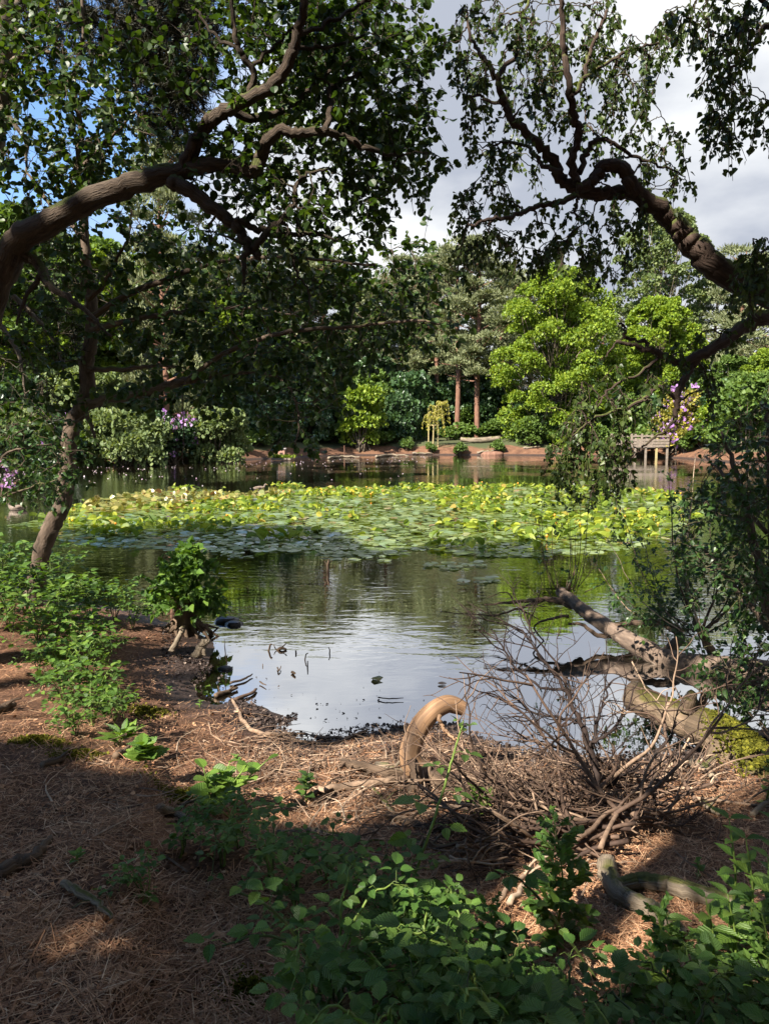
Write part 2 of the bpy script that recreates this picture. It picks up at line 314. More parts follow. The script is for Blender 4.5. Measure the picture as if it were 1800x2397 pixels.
def watermat():
    m, t, L = newmat('pond_water')
    tc = nd(t, 'ShaderNodeTexCoord')
    mp = nd(t, 'ShaderNodeMapping'); mp.inputs['Scale'].default_value = (1.0, 2.4, 1); mp.inputs['Rotation'].default_value = (0, 0, R(8)); L(tc.outputs['Object'], mp.inputs[0])
    n1 = nd(t, 'ShaderNodeTexNoise'); n1.inputs['Scale'].default_value = 2.6; n1.inputs['Detail'].default_value = 3; n1.inputs['Distortion'].default_value = 0.4; L(mp.outputs[0], n1.inputs['Vector'])
    n2 = nd(t, 'ShaderNodeTexNoise'); n2.inputs['Scale'].default_value = 0.22; n2.inputs['Detail'].default_value = 2; L(tc.outputs['Object'], n2.inputs['Vector'])
    r2 = ramp(t, [(0.42, (0.12, 0.12, 0.12)), (0.6, (1, 1, 1))]); L(n2.outputs[0], r2.inputs[0])
    # calm by the near bank, ruffled further out
    sp = nd(t, 'ShaderNodeSeparateXYZ'); L(tc.outputs['Object'], sp.inputs[0])
    mr = nd(t, 'ShaderNodeMapRange'); L(sp.outputs[1], mr.inputs[0]); mr.inputs[1].default_value = 6.5; mr.inputs[2].default_value = 9.5; mr.inputs[3].default_value = 0.12; mr.inputs[4].default_value = 1.0
    mu = nd(t, 'ShaderNodeMath', operation='MULTIPLY'); L(r2.outputs[0], mu.inputs[0]); L(mr.outputs[0], mu.inputs[1])
    hh = nd(t, 'ShaderNodeMath', operation='MULTIPLY'); L(n1.outputs[0], hh.inputs[0]); L(mu.outputs[0], hh.inputs[1])
    bp = nd(t, 'ShaderNodeBump'); bp.inputs['Strength'].default_value = 0.3; bp.inputs['Distance'].default_value = 0.03; L(hh.outputs[0], bp.inputs['Height'])
    d = nd(t, 'ShaderNodeBsdfDiffuse'); d.inputs[0].default_value = (0.012, 0.009, 0.005, 1)
    g = nd(t, 'ShaderNodeBsdfGlossy'); g.inputs['Roughness'].default_value = 0.015; g.inputs[0].default_value = (0.95, 0.95, 0.95, 1); L(bp.outputs[0], g.inputs['Normal'])
    lw = nd(t, 'ShaderNodeFresnel'); lw.inputs[0].default_value = 1.75; L(bp.outputs[0], lw.inputs['Normal'])
    fm = nd(t, 'ShaderNodeMapRange'); L(lw.outputs[0], fm.inputs[0]); fm.inputs[1].default_value = 0.05; fm.inputs[2].default_value = 0.75; fm.inputs[3].default_value = 0.72; fm.inputs[4].default_value = 0.92
    mx = nd(t, 'ShaderNodeMixShader'); L(fm.outputs[0], mx.inputs[0]); L(d.outputs[0], mx.inputs[1]); L(g.outputs[0], mx.inputs[2])
    o = nd(t, 'ShaderNodeOutputMaterial'); L(mx.outputs[0], o.inputs[0]); return m
def plain(name, col, rough=0.7, var=0.25, scale=12, bump=0.2):
    m, t, L = newmat(name)
    tc = nd(t, 'ShaderNodeTexCoord'); n = nd(t, 'ShaderNodeTexNoise'); n.inputs['Scale'].default_value = scale; n.inputs['Detail'].default_value = 5; L(tc.outputs['Object'], n.inputs['Vector'])
    r = ramp(t, [(0.3, tuple(c*(1-var) for c in col)), (0.7, tuple(c*(1+var) for c in col))]); L(n.outputs[0], r.inputs[0])
    p = nd(t, 'ShaderNodeBsdfPrincipled'); p.inputs['Roughness'].default_value = rough; L(r.outputs[0], p.inputs['Base Color']); p.inputs['Specular IOR Level'].default_value = 0.3
    bp = nd(t, 'ShaderNodeBump'); bp.inputs['Strength'].default_value = bump; bp.inputs['Distance'].default_value = 0.01; L(n.outputs[0], bp.inputs['Height']); L(bp.outputs[0], p.inputs['Normal'])
    o = nd(t, 'ShaderNodeOutputMaterial'); L(p.outputs[0], o.inputs[0]); return m

M = dict(
    ground=groundmat(), water=watermat(),
    alder=leafmat('alder_leaf', (0.02, 0.042, 0.008), (0.034, 0.066, 0.011), (0.072, 0.105, 0.015), 0.36, 0.45, 0.3),
    birch=leafmat('birch_leaf', (0.026, 0.046, 0.012), (0.046, 0.076, 0.017), (0.10, 0.13, 0.03), 0.35, 0.42, 0.35),
    shrubleaf=leafmat('shrub_leaf', (0.022, 0.05, 0.014), (0.04, 0.085, 0.02), (0.075, 0.13, 0.025), 0.32, 0.4, 0.4),
    bramble=leafmat('bramble_leaf', (0.045, 0.10, 0.02), (0.08, 0.165, 0.032), (0.16, 0.26, 0.05), 0.35, 0.4, 0.4, vein=True),
    glossy=leafmat('glossy_leaf', (0.05, 0.11, 0.018), (0.095, 0.185, 0.028), (0.18, 0.28, 0.045), 0.35, 0.42, 0.35, vein=True),
    lime=leafmat('lime_leaf', (0.07, 0.125, 0.014), (0.145, 0.215, 0.02), (0.25, 0.31, 0.03), 0.35, 0.5, 0.25),
    green=leafmat('green_leaf', (0.045, 0.085, 0.018), (0.085, 0.14, 0.027), (0.13, 0.19, 0.04), 0.32, 0.5, 0.25),
    grey=leafmat('grey_leaf', (0.07, 0.105, 0.035), (0.12, 0.16, 0.055), (0.18, 0.21, 0.075), 0.3, 0.5, 0.3),
    deep=leafmat('deep_leaf', (0.022, 0.05, 0.018), (0.042, 0.085, 0.03), (0.08, 0.14, 0.05), 0.25, 0.35, 0.45),
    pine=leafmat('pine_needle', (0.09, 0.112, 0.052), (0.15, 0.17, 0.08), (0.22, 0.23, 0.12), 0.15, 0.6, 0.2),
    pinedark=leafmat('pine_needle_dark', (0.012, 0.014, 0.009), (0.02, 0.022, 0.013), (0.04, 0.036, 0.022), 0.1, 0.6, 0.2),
    azalea=leafmat('azalea_leaf', (0.07, 0.10, 0.02), (0.20, 0.19, 0.035), (0.42, 0.34, 0.06), 0.3, 0.5, 0.25),
    flower=leafmat('mauve_petal', (0.24, 0.11, 0.32), (0.36, 0.19, 0.44), (0.5, 0.33, 0.56), 0.3, 0.6, 0.2),
    redflower=leafmat('red_petal', (0.5, 0.07, 0.04), (0.6, 0.11, 0.05), (0.7, 0.2, 0.1), 0.3, 0.6, 0.2),
    willow=leafmat('willow_leaf', (0.20, 0.21, 0.03), (0.33, 0.31, 0.05), (0.45, 0.4, 0.08), 0.35, 0.5, 0.2),
    pad=leafmat('lily_pad', (0.10, 0.16, 0.035), (0.15, 0.21, 0.045), (0.22, 0.27, 0.065), 0.12, 0.33, 1.0, odd=(0.26, 0.16, 0.05)),
    padup=leafmat('lily_leaf', (0.07, 0.12, 0.015), (0.15, 0.205, 0.025), (0.27, 0.30, 0.03), 0.35, 0.5, 0.3, odd=(0.30, 0.22, 0.05)),
    padold=leafmat('old_lily_pad', (0.14, 0.16, 0.04), (0.22, 0.21, 0.05), (0.28, 0.22, 0.07), 0.15, 0.3, 0.5, odd=(0.30, 0.14, 0.06)),
    bud=leafmat('lily_bud', (0.6, 0.38, 0.02), (0.75, 0.5, 0.03), (0.8, 0.3, 0.03), 0.2, 0.5, 0.3),
    litter=twigmat('needle_litter', [(0.0, (0.09, 0.040, 0.021)), (0.35, (0.28, 0.135, 0.070)), (0.7, (0.45, 0.25, 0.135)), (1.0, (0.58, 0.41, 0.26))]),
    mudbits=twigmat('mud_bits', [(0.0, (0.02, 0.014, 0.012)), (0.6, (0.08, 0.055, 0.045)), (1.0, (0.26, 0.2, 0.16))], 0.6),
    twig=twigmat('dead_twig', [(0.0, (0.045, 0.027, 0.02)), (0.45, (0.13, 0.082, 0.056)), (0.85, (0.30, 0.205, 0.138)), (1.0, (0.46, 0.35, 0.25))]),
    darktwig=twigmat('dark_twig', [(0.0, (0.018, 0.012, 0.010)), (1.0, (0.065, 0.040, 0.031))]),
    cane=twigmat('green_cane', [(0.0, (0.04, 0.05, 0.016)), (0.5, (0.10, 0.15, 0.03)), (1.0, (0.2, 0.28, 0.06))], 0.5),
    bark=barkmat('alder_bark', (0.03, 0.021, 0.015), (0.10, 0.072, 0.05), (0.2, 0.15, 0.11), 16, 0.45, 1.0, moss=(0.09, 0.10, 0.025), mossamt=0.32, wrap=0.22),
    smoothbark=barkmat('smooth_bark', (0.045, 0.032, 0.023), (0.12, 0.085, 0.06), (0.24, 0.18, 0.135), 10, 0.9, 0.35, moss=(0.10, 0.11, 0.03), mossamt=0.3, wrap=0.2),
    birchbark=barkmat('birch_bark', (0.03, 0.019, 0.014), (0.08, 0.053, 0.04), (0.15, 0.11, 0.085), 11, 0.6, 0.6, moss=(0.11, 0.13, 0.03), mossamt=0.36, wrap=0.2),
    pinebark=barkmat('pine_bark', (0.10, 0.05, 0.033), (0.21, 0.11, 0.072), (0.30, 0.175, 0.12), 5, 0.35, 0.8),
    farbark=barkmat('far_bark', (0.06, 0.045, 0.032), (0.15, 0.12, 0.085), None, 4, 0.35, 0.5),
    drift=barkmat('bare_wood', (0.11, 0.062, 0.035), (0.30, 0.178, 0.098), (0.38, 0.27, 0.18), 9, 0.18, 0.16, 0.55, dist=0.008, wrap=0.28),
    rottenlog=barkmat('rotten_log', (0.04, 0.027, 0.02), (0.135, 0.09, 0.058), (0.28, 0.2, 0.13), 9, 0.3, 0.7, wrap=0.2),
    fallenbark=barkmat('fallen_bark', (0.06, 0.042, 0.032), (0.17, 0.122, 0.09), (0.34, 0.27, 0.21), 7, 0.6, 0.5, wrap=0.2),
    mossylog=barkmat('mossy_log', (0.05, 0.036, 0.024), (0.17, 0.12, 0.078), (0.33, 0.25, 0.17), 8, 0.35, 0.8, moss=(0.09, 0.08, 0.02), mossamt=0.27, wrap=0.25),
    greylog=barkmat('grey_log', (0.085, 0.066, 0.047), (0.24, 0.19, 0.135), (0.38, 0.31, 0.23), 9, 0.3, 0.7, moss=(0.11, 0.11, 0.03), mossamt=0.22, wrap=0.2),
    plank=plain('weathered_plank', (0.20, 0.16, 0.125), 0.8, 0.3, 6),
    post=plain('new_post', (0.34, 0.275, 0.13), 0.7, 0.2, 8),
    boxwood=plain('nest_box_board', (0.33, 0.185, 0.14), 0.8, 0.2, 8),
    lid=plain('nest_box_lid', (0.34, 0.30, 0.29), 0.8, 0.2, 8),
    duckbody=plain('duck_feather', (0.16, 0.12, 0.09), 0.7, 0.45, 30), duckhead=plain('duck_head_feather', (0.12, 0.085, 0.06), 0.6, 0.3, 40), bill=plain('duck_bill', (0.35, 0.22, 0.06), 0.4, 0.1),
    stone=plain('wet_stone', (0.035, 0.032, 0.033), 0.3, 0.4, 14, 0.5), wall=plain('pale_render', (0.62, 0.6, 0.57), 0.85, 0.12, 3), coping=plain('brown_coping', (0.30, 0.16, 0.085), 0.8, 0.2, 6),
    petal=leafmat('floating_petal', (0.5, 0.42, 0.45), (0.6, 0.42, 0.5), (0.7, 0.62, 0.6), 0.1, 0.6, 0.2, odd=(0.5, 0.3, 0.1)),
    moss=leafmat('moss', (0.05, 0.055, 0.008), (0.10, 0.10, 0.014), (0.17, 0.16, 0.02), 0.1, 0.9, 0.1),
    fern=leafmat('fern', (0.04, 0.09, 0.018), (0.07, 0.14, 0.025), (0.11, 0.19, 0.04), 0.35, 0.5, 0.25),
)

coat(M['pad'], 1.0, 0.2)

# ------------------------------------------------------------------ ground, pond
near_px = [(-260, 1335), (0, 1350), (130, 1400), (290, 1425), (380, 1450), (455, 1475), (508, 1500), (505, 1530), (478, 1560), (446, 1595), (450, 1632), (500, 1655), (560, 1640), (610, 1652),
           (668, 1672), (640, 1712), (720, 1732), (830, 1712), (905, 1705), (980, 1695), (1060, 1702), (1130, 1742), (1250, 1768), (1400, 1778), (1560, 1768), (1700, 1740), (1830, 1700), (2150, 1610)]
near_w = [tuple(onz(a, b)[:2]) for a, b in near_px]
far_px = [(1830, 1092), (1700, 1081), (1600, 1073), (1520, 1069), (1450, 1068), (1350, 1067), (1250, 1066), (1100, 1065), (950, 1065), (820, 1066), (700, 1070), (600, 1075), (480, 1081), (330, 1086), (150, 1090), (0, 1093), (-150, 1098)]
far_w = [tuple(onz(a, b)[:2]) for a, b in far_px]
SHORE = np.array(near_w + [(14, 13), (26, 28), (34, 42)] + far_w + [(-44, 36), (-30, 20), (-16, 12)])
def shore_dist(x, y):
    """metres inland of the waterline (negative over the pond)"""
    x = np.asarray(x, float).ravel(); y = np.asarray(y, float).ravel()
    best = np.full(x.shape, 1e9); inside = np.zeros(x.shape, bool)
    n = len(SHORE)
    for i in range(n):
        a = SHORE[i]; b = SHORE[(i+1) % n]; e = b-a
        t = np.clip(((x-a[0])*e[0]+(y-a[1])*e[1])/(e@e), 0, 1)
        best = np.minimum(best, (x-a[0]-t*e[0])**2+(y-a[1]-t*e[1])**2)
        c = (a[1] > y) != (b[1] > y)
        xi = a[0]+(y-a[1])*(b[0]-a[0])/((b[1]-a[1]) if abs(b[1]-a[1]) > 1e-9 else 1e-9)
        inside ^= c & (x < xi)
    return np.where(inside, -1, 1)*np.sqrt(best)
def vnoise(x, y, f, seed=0):
    """smooth value noise"""
    r = np.random.default_rng(seed); g = r.random((64, 64))
    X = x*f+17.3; Y = y*f+9.1; i = np.floor(X).astype(int); j = np.floor(Y).astype(int); u = X-i; v = Y-j
    u = u*u*(3-2*u); v = v*v*(3-2*v)
    q = lambda a, b: g[a % 64, b % 64]
    return (q(i, j)*(1-u)+q(i+1, j)*u)*(1-v)+(q(i, j+1)*(1-u)+q(i+1, j+1)*u)*v
def sstep(a, b, x):
    t = np.clip((x-a)/(b-a), 0, 1); return t*t*(3-2*t)
def height(x, y):
    shp = np.shape(x); x = np.asarray(x, float).ravel(); y = np.asarray(y, float).ravel()
    d = shore_dist(x, y); far = sstep(16, 26, y)
    near_in = 0.76*(1-np.exp(-np.maximum(d, 0)/2.7))
    # the left bank is a low needle covered shelf with an edge running towards the camera
    ex = np.interp(y, [0, 1.9, 3.0, 3.8, 4.6, 5.6], [-0.55, -0.72, -1.02, -1.22, -1.5, -2.6])
    near_in = near_in+0.13*sstep(0.10, -0.08, x-ex)*sstep(0.5, 1.6, d)*sstep(6.0, 4.6, y)
    far_in = 1.25*(1-np.exp(-np.maximum(d, 0)/1.6))+0.035*np.maximum(d-5, 0)
    z = near_in*(1-far)+far_in*far
    z = np.where(d < 0, np.maximum(d*0.35, -1.2), z)
    nz = (vnoise(x, y, 1.3, 1)-0.5)*0.10+(vnoise(x, y, 4.1, 2)-0.5)*0.045+(vnoise(x, y, 11, 3)-0.5)*0.02
    nz = nz*(sstep(-0.4, 0.8, d)*0.8+0.2)
    nz = nz+far*sstep(0, 3, d)*(vnoise(x, y, 0.25, 5)-0.5)*0.6
    return (z+nz).reshape(shp)
def gz(x, y): return float(height(np.array([x]), np.array([y]))[0])
def ground_at(px, py):
    """point of the bank under a sight line"""
    z = 0.4
    for _ in range(14):
        p = onz(px, py, z); z = 0.5*z+0.5*gz(p[0], p[1])
    p = onz(px, py, z); p[2] = gz(p[0], p[1]); return p
def build_ground():
    fx = np.arange(-8, 8.01, 0.05); gx = 8*1.09**np.arange(1, 46)
    xs = np.concatenate([-gx[::-1], fx, gx])
    fy = np.arange(-0.5, 11, 0.05)
    ys = np.concatenate([-0.5-8*(1.2**np.arange(14, 0, -1)-1), fy, np.arange(11, 45, 0.8), np.arange(45, 110, 0.9), 110*1.12**np.arange(1, 16)])
    X, Y = np.meshgrid(xs, ys); Z = height(X, Y)
    nx, ny = len(xs), len(ys)
    i = np.arange(ny-1)[:, None]*nx; j = np.arange(nx-1)[None]
    q = np.stack([i+j, i+j+1, i+j+1+nx, i+j+nx], -1).reshape(-1)
    b = MB(); b.add(np.stack([X, Y, Z], -1).reshape(-1, 3), q, np.full((nx-1)*(ny-1), 4))
    tag(b.build('ground', M['ground'], smooth=True), kind='structure')
    b = MB(); b.add([[-75, 2, 0], [75, 2, 0], [75, 100, 0], [-75, 100, 0]], [0, 1, 2, 3], [4])
    tag(b.build('pond_water', M['water']), kind='structure')
build_ground()

# ------------------------------------------------------------------ outlines kept sunlit by culling leaves of the unseen shade trees
LIT = [[(-60, 1360), (200, 1340), (300, 1310), (540, 1320), (560, 1480), (510, 1640), (660, 1740), (900, 1690), (1150, 1640), (1420, 1600), (1700, 1650), (1830, 1800), (1790, 1880), (1560, 1880), (1500, 1960), (1330, 2000), (1150, 1930), (1040, 1880), (930, 1830),
        (700, 1900), (640, 1960), (420, 1860), (330, 1800), (170, 1790), (-60, 1770)],
       [(1090, 1930), (1250, 1960), (1260, 2010), (1080, 2020)], [(150, 2090), (250, 2115), (380, 2170), (260, 2215), (60, 2190)],
       [(1170, 2060), (1330, 2080), (1330, 2230), (1180, 2190)], [(1390, 2000), (1560, 2020), (1810, 2110), (1840, 2230), (1680, 2220), (1480, 2180), (1390, 2100)],
       [(560, 2150), (720, 2190), (600, 2230)], [(820, 2060), (900, 2060), (880, 2130), (800, 2110)], [(1000, 2230), (1080, 2210), (1090, 2290), (1010, 2290)], [(1480, 2290), (1560, 2280), (1570, 2350), (1490, 2350)], [(1240, 2290), (1300, 2260), (1340, 2330), (1250, 2350)], [(1700, 1960), (1790, 1980), (1800, 2060), (1690, 2050)], [(860, 2300), (920, 2280), (930, 2340), (870, 2350)], [(690, 2000), (760, 1990), (750, 2050), (690, 2050)], [(1080, 2080), (1170, 2060), (1180, 2150), (1090, 2170)], [(930, 2190), (1000, 2170), (990, 2260), (930, 2250)], [(1350, 2230), (1440, 2240), (1420, 2330), (1340, 2310)], [(1620, 2180), (1740, 2200), (1730, 2310), (1630, 2290)], [(1130, 2310), (1200, 2320), (1190, 2390), (1130, 2390)], [(740, 2200), (800, 2180), (810, 2250), (740, 2260)], [(960, 2060), (1110, 2060), (1080, 2160), (960, 2150)]]
LOGLIT = [[(1290, 1370), (1340, 1370), (1510, 1470), (1520, 1550), (1330, 1480)]]
LILYLIT = [[(-50, 1300), (120, 1228), (480, 1222), (700, 1232), (830, 1250), (860, 1290), (1000, 1310), (1450, 1330), (1750, 1250), (1750, 1120), (-50, 1120)]]
def in_poly(px, py, poly):
    r = np.zeros(np.shape(px), bool); n = len(poly)
    for i in range(n):
        (ax, ay), (bx, by) = poly[i], poly[(i+1) % n]
        c = (ay > py) != (by > py)
        r ^= c & (px < ax+(py-ay)*(bx-ax)/((by-ay) if by != ay else 1e-9))
    return r
def shades_lit(P, z=0.35, polys=LIT):
    q = P-SUN*((P[:, 2]-z)/SUN[2])[:, None]
    px, py = topix(q); ok = q[:, 1] > 0.5
    r = np.zeros(len(P), bool)
    for pl in polys: r |= in_poly(px, py, pl)
    return r & ok
def keep_light(P, leak=0.003):  # drops unseen crown leaves whose shadow would reach the sunlit outlines
    m = np.zeros(len(P), bool)
    for dx, dy in ((0, 0), (.22, 0), (-.22, 0), (0, .22), (0, -.22)):
        q = P+np.array([dx, dy, 0])
        m |= shades_lit(q, 0.25, LIT[:1]) | shades_lit(q, 0.02, LILYLIT) | shades_lit(q, 0.3, LOGLIT)
    for dx, dy in ((0, 0), (.13, 0), (-.13, 0), (0, .13), (0, -.13)):
        for z in (.62, .85): m |= shades_lit(P+np.array([dx, dy, 0]), z, LIT[1:])
    m |= shades_lit(P, .75, LIT[:1])
    for c, r in BEAMS:
        v = P-c; t = v@SUN; m |= (t > 1.0) & (np.linalg.norm(v-t[:, None]*SUN, axis=1) < r)
    return ~(m & (RNG.random(len(P)) > leak))
BEAMS = [(at(1420, 1000, 4.8), .55), (at(1360, 80, 4.9), .65), (at(1480, 170, 4.9), .5), (at(440, 1370, 8.0), .6), (at(90, 300, 8.4), .8), (at(165, 1080, 8.6), .45), (at(300, 430, 5.5), .3)]  # sun paths cut through the unseen crowns to light chosen spots

# ------------------------------------------------------------------ crowns
def lobe_leaves(mb, cen, rad, n, size, tpl, flat=0.7, up=0.5, wid=None, rnd_shift=0.0, keep=None):
    """leaves in a shell round each lobe centre, most of them above and outside"""
    k = len(cen); idx = RNG.integers(0, k, n); d = rv(n); d[:, 2] = np.where(d[:, 2] < -0.35, -d[:, 2], d[:, 2])
    r = (0.45+0.62*RNG.random(n)**0.6)
    rad = np.broadcast_to(rad, (k,))
    P = cen[idx]+d*(rad[idx]*r)[:, None]*np.array([1, 1, flat])
    if keep is not None: m = keep(P); P = P[m]; d = d[m]; n = len(P)
    N = unit(d*0.6+np.array([0, 0, up])+rv(n)*0.75); D = unit(d+rv(n)*0.9-np.array([0, 0, 0.25]))
    mb.scatter(tpl, P, D, N, size*(0.6+0.8*RNG.random(n)), np.clip(RNG.beta(2.2, 2.2, n)+rnd_shift, 0, 1), W=wid)
def broad_tree(name, mats, H, W, trunk_r, n, leaf, base=0.12, lobes=46, tpl=CLUMP, loose=0.0, group=None, depth=None, lean=0.0, lobe_r=0.2):
    """a broadleaf tree with its foot at the origin: trunk with limbs, crown of leaf lobes on limb ends"""
    root = empty(name, (0, 0, 0), None, None, group)
    tb = MB(); dp = depth or W
    top = np.array([lean, 0, H*0.82])
    tr = smooth_path([[0, 0, -0.4], [lean*.1+W*.01, 0, H*.25], [lean*.5-W*.015, .1, H*.5], top], 5); tb.tube(tr, lin([trunk_r*1.25, trunk_r, trunk_r*.65, trunk_r*.15], len(tr)), 9, 0.4)
    cen = []; rad = []
    for i in range(lobes):
        f = (i+0.5)/lobes; z = base+(1-base)*(f**0.85)
        prof = math.sqrt(max(0.03, 1-((z-(base+0.42*(1-base)))/(0.6*(1-base)+1e-6))**2)) if z > base+0.42*(1-base) else 0.72+0.28*(z-base)/(0.42*(1-base))
        a = i*2.399+RNG.normal()*0.5; rr = prof*(0.45+0.55*RNG.random()**0.5) if i % 4 else prof*0.5*RNG.random()
        c = np.array([math.cos(a)*rr*W*.42+lean*z, math.sin(a)*rr*dp*.42, z*H*0.93])
        cen.append(c); rad.append(W*lobe_r*(0.55+0.7*RNG.random())*(0.75+0.25*prof))
        t = np.clip(z*0.72, 0.08, 0.8); j = int(t*(len(tr)-1)); s = tr[j]
        mid = (s+c)/2+np.array([0, 0, -0.04*H])+RNG.normal(size=3)*0.03*W
        lp = smooth_path([s, mid, c], 4); tb.tube(lp, lin([trunk_r*0.34*(1-0.6*z), trunk_r*.2*(1-.5*z), 0.02], len(lp)), 5, 0.5)
    tb.build('trunk', mats[0], root, smooth=True)
    cb = MB(); lobe_leaves(cb, np.array(cen), np.array(rad), n, leaf, tpl, 0.62 if not loose else 0.5, 0.55)
    cb.build('crown', mats[1], root)
    return root
def pine_tree_at(name, H, trunk_r, n, bare=0.45, W=6.0, group=None, mat='pine', plates=30, lean=0.0):
    root = empty(name, (0, 0, 0), None, None, group)
    tb = MB(); tr = smooth_path([[0, 0, -0.4], [lean*.3+.12, 0, H*.3], [lean*.6-.1, .1, H*.62], [lean, 0, H*.96]], 6)
    tb.tube(tr, lin([trunk_r*1.2, trunk_r, trunk_r*.8, trunk_r*.2], len(tr)), 9, 0.5)
    cen = []; rad = []
    for i in range(plates):
        f = bare+(1-bare)*(i+RNG.random())/plates; s = tr[min(len(tr)-1, int(f*0.97*(len(tr)-1)))]
        a = i*2.399+RNG.normal()*.4; u = (f-bare)/(1-bare); reach = W*.5*(0.55+0.6*math.sin(min(u*2.2+0.5, 3.0)))*(0.6+0.6*RNG.random())*(1.0-0.45*u)
        e = s+np.array([math.cos(a)*reach, math.sin(a)*reach, reach*(0.12+0.3*u)+H*.01])
        lp = smooth_path([s, (s+e)/2+np.array([0, 0, -0.12]), e], 4); tb.tube(lp, lin([trunk_r*.3, trunk_r*.18, 0.02], len(lp)), 5, 0.6)
        for q in (0.62, 0.85, 1.0):
            cen.append(s+(e-s)*q+RNG.normal(size=3)*0.25+np.array([0, 0, .2])); rad.append((0.55+0.5*RNG.random())*W*0.14)
    cen.append(tr[-1]); rad.append(W*.13)
    tb.build('trunk', M['pinebark'], root, smooth=True)
    cb = MB(); cen = np.array(cen); rad = np.array(rad)
    k = RNG.integers(0, len(cen), n); d = rv(n); d[:, 2] = np.abs(d[:, 2])*1.0-0.25
    P = cen[k]+d*(rad[k]*(0.35+0.75*RNG.random(n)))[:, None]*np.array([1.15, 1.15, 0.55])
    D = unit(d+rv(n)*0.6+np.array([0, 0, .5]))
    cb.scatter(BLADE, P, D, rv(n), 0.26*(0.6+0.8*RNG.random(n)), np.clip(RNG.beta(2.2, 2.2, n), 0, 1), W=0.42)
    cb.build('crown', M[mat], root); return root
def shrub(name, mat, W, H, n, leaf, lobes=18, tpl=CLUMP, depth=None, flowers=None, group=None, stemmat='farbark'):
    root = empty(name, (0, 0, 0), None, None, group)
    cen = []; rad = []; tb = MB(); dp = depth or W*.8
    for i in range(lobes):
        a = i*2.399; f = ((i+.5)/lobes); z = 0.12+0.72*RNG.random(); rr = math.sqrt(max(0.05, 1-(z-.15)**2))*(0.35+0.65*math.sqrt(f))
        c = np.array([math.cos(a)*rr*W*.36, math.sin(a)*rr*dp*.36, z*H]); cen.append(c); rad.append(min(W, H*1.3)*0.2*(0.7+0.6*RNG.random()))
        lp = smooth_path([[RNG.normal()*.08*W, RNG.normal()*.05*W, -.15], c*np.array([.55, .55, .5]), c], 4); tb.tube(lp, lin([0.012*H+0.015, .008*H+.01, .01], len(lp)), 5, 0.4)
    tb.build('stems', M[stemmat], root, smooth=True)
    cen = np.array(cen); rad = np.array(rad)
    cb = MB(); lobe_leaves(cb, cen, rad, n, leaf, tpl, 0.75, 0.5); cb.build('foliage', M[mat], root)
    if flowers:
        fb = MB(); fm, fn, fs = flowers; k = RNG.integers(0, len(cen), fn); d = rv(fn); d[:, 2] = np.abs(d[:, 2]); d[:, 1] = -np.abs(d[:, 1])
        c = cen[k]+d*rad[k][:, None]*1.05
        for _ in range(7):
            fb.scatter(CLUMP, c+RNG.normal(size=(fn, 3))*fs*.45, rv(fn), unit(rv(fn)+np.array([0, -.5, .5])), fs*(0.5+.6*RNG.random(fn)))
        fb.build('blossom', M[fm], root)
    return root
def scale_to(P0, P1): return P1/P0
placed_kinds = {}
def place(proto, px, base_py, Y, z=None, rz=0.0, sc=(1, 1, 1), label=None, cat='tree', group=None, first=False):
    x = at(px, 1100, Y)[0]
    zz = gz(x, Y) if z is None else z
    if id(proto) not in placed_kinds:
        placed_kinds[id(proto)] = 1; proto.location = (x, Y, zz); proto.rotation_euler = (0, 0, rz); proto.scale = sc; tag(proto, label, cat, group); return proto
    return copy_thing(proto, (x, Y, zz), rz, sc, label, cat, group)
def hgt(py, Y): return at(900, py, Y)[2]        # height of a sight line at a depth

# prototypes
maple = broad_tree('maple_tree', (M['farbark'], M['lime']), 15.0, 15.5, 0.28, 72000, 0.20, base=-0.05, lobes=240, lobe_r=0.078)
maple2 = broad_tree('maple_tree', (M['farbark'], M['lime']), 13.0, 11.0, 0.25, 38000, 0.21, base=0.12, lobes=140, lobe_r=0.085)
sun_tinted_beech = broad_tree('broadleaf_tree', (M['farbark'], M['lime']), 15.0, 11.0, 0.28, 26000, 0.27, base=0.04, lobes=75, lobe_r=0.12)  # beech copy in lime leaf colour, standing in for sunlight on it
oak = broad_tree('broadleaf_tree', (M['farbark'], M['grey']), 22.0, 14.0, 0.35, 26000, 0.26, base=0.28, lobes=100, loose=1, lobe_r=0.08)
beech = broad_tree('broadleaf_tree', (M['farbark'], M['green']), 16.0, 11.0, 0.28, 26000, 0.27, base=0.04, lobes=75, lobe_r=0.12)
darkt = broad_tree('evergreen_tree', (M['farbark'], M['deep']), 11.0, 9.0, 0.22, 22000, 0.26, base=0.02, lobes=65, lobe_r=0.13)
pineA = pine_tree_at('pine_tree', 18.0, 0.26, 24000, 0.36, 8.5, plates=36)
pineB = pine_tree_at('pine_tree', 20.0, 0.27, 22000, 0.42, 8.0, lean=.8, plates=34)
pineC = pine_tree_at('pine_tree', 17.0, 0.26, 26000, 0.12, 9.0, plates=54)
rhodo = shrub('rhododendron_bush', 'deep', 8.0, 4.0, 9000, 0.26, 30)
rhodof = shrub('rhododendron_bush', 'deep', 5.0, 4.2, 6000, 0.24, 22, flowers=('flower', 60, 0.28))
palebush = shrub('leafy_bush', 'grey', 8.0, 4.2, 9000, 0.24, 30)
limebush = shrub('leafy_bush', 'lime', 5.0, 5.2, 6500, 0.24, 24)
greenbush = shrub('leafy_bush', 'green', 5.0, 4.5, 6500, 0.24, 24)
tuft = shrub('small_shrub', 'green', 1.6, 1.2, 900, 0.16, 8)

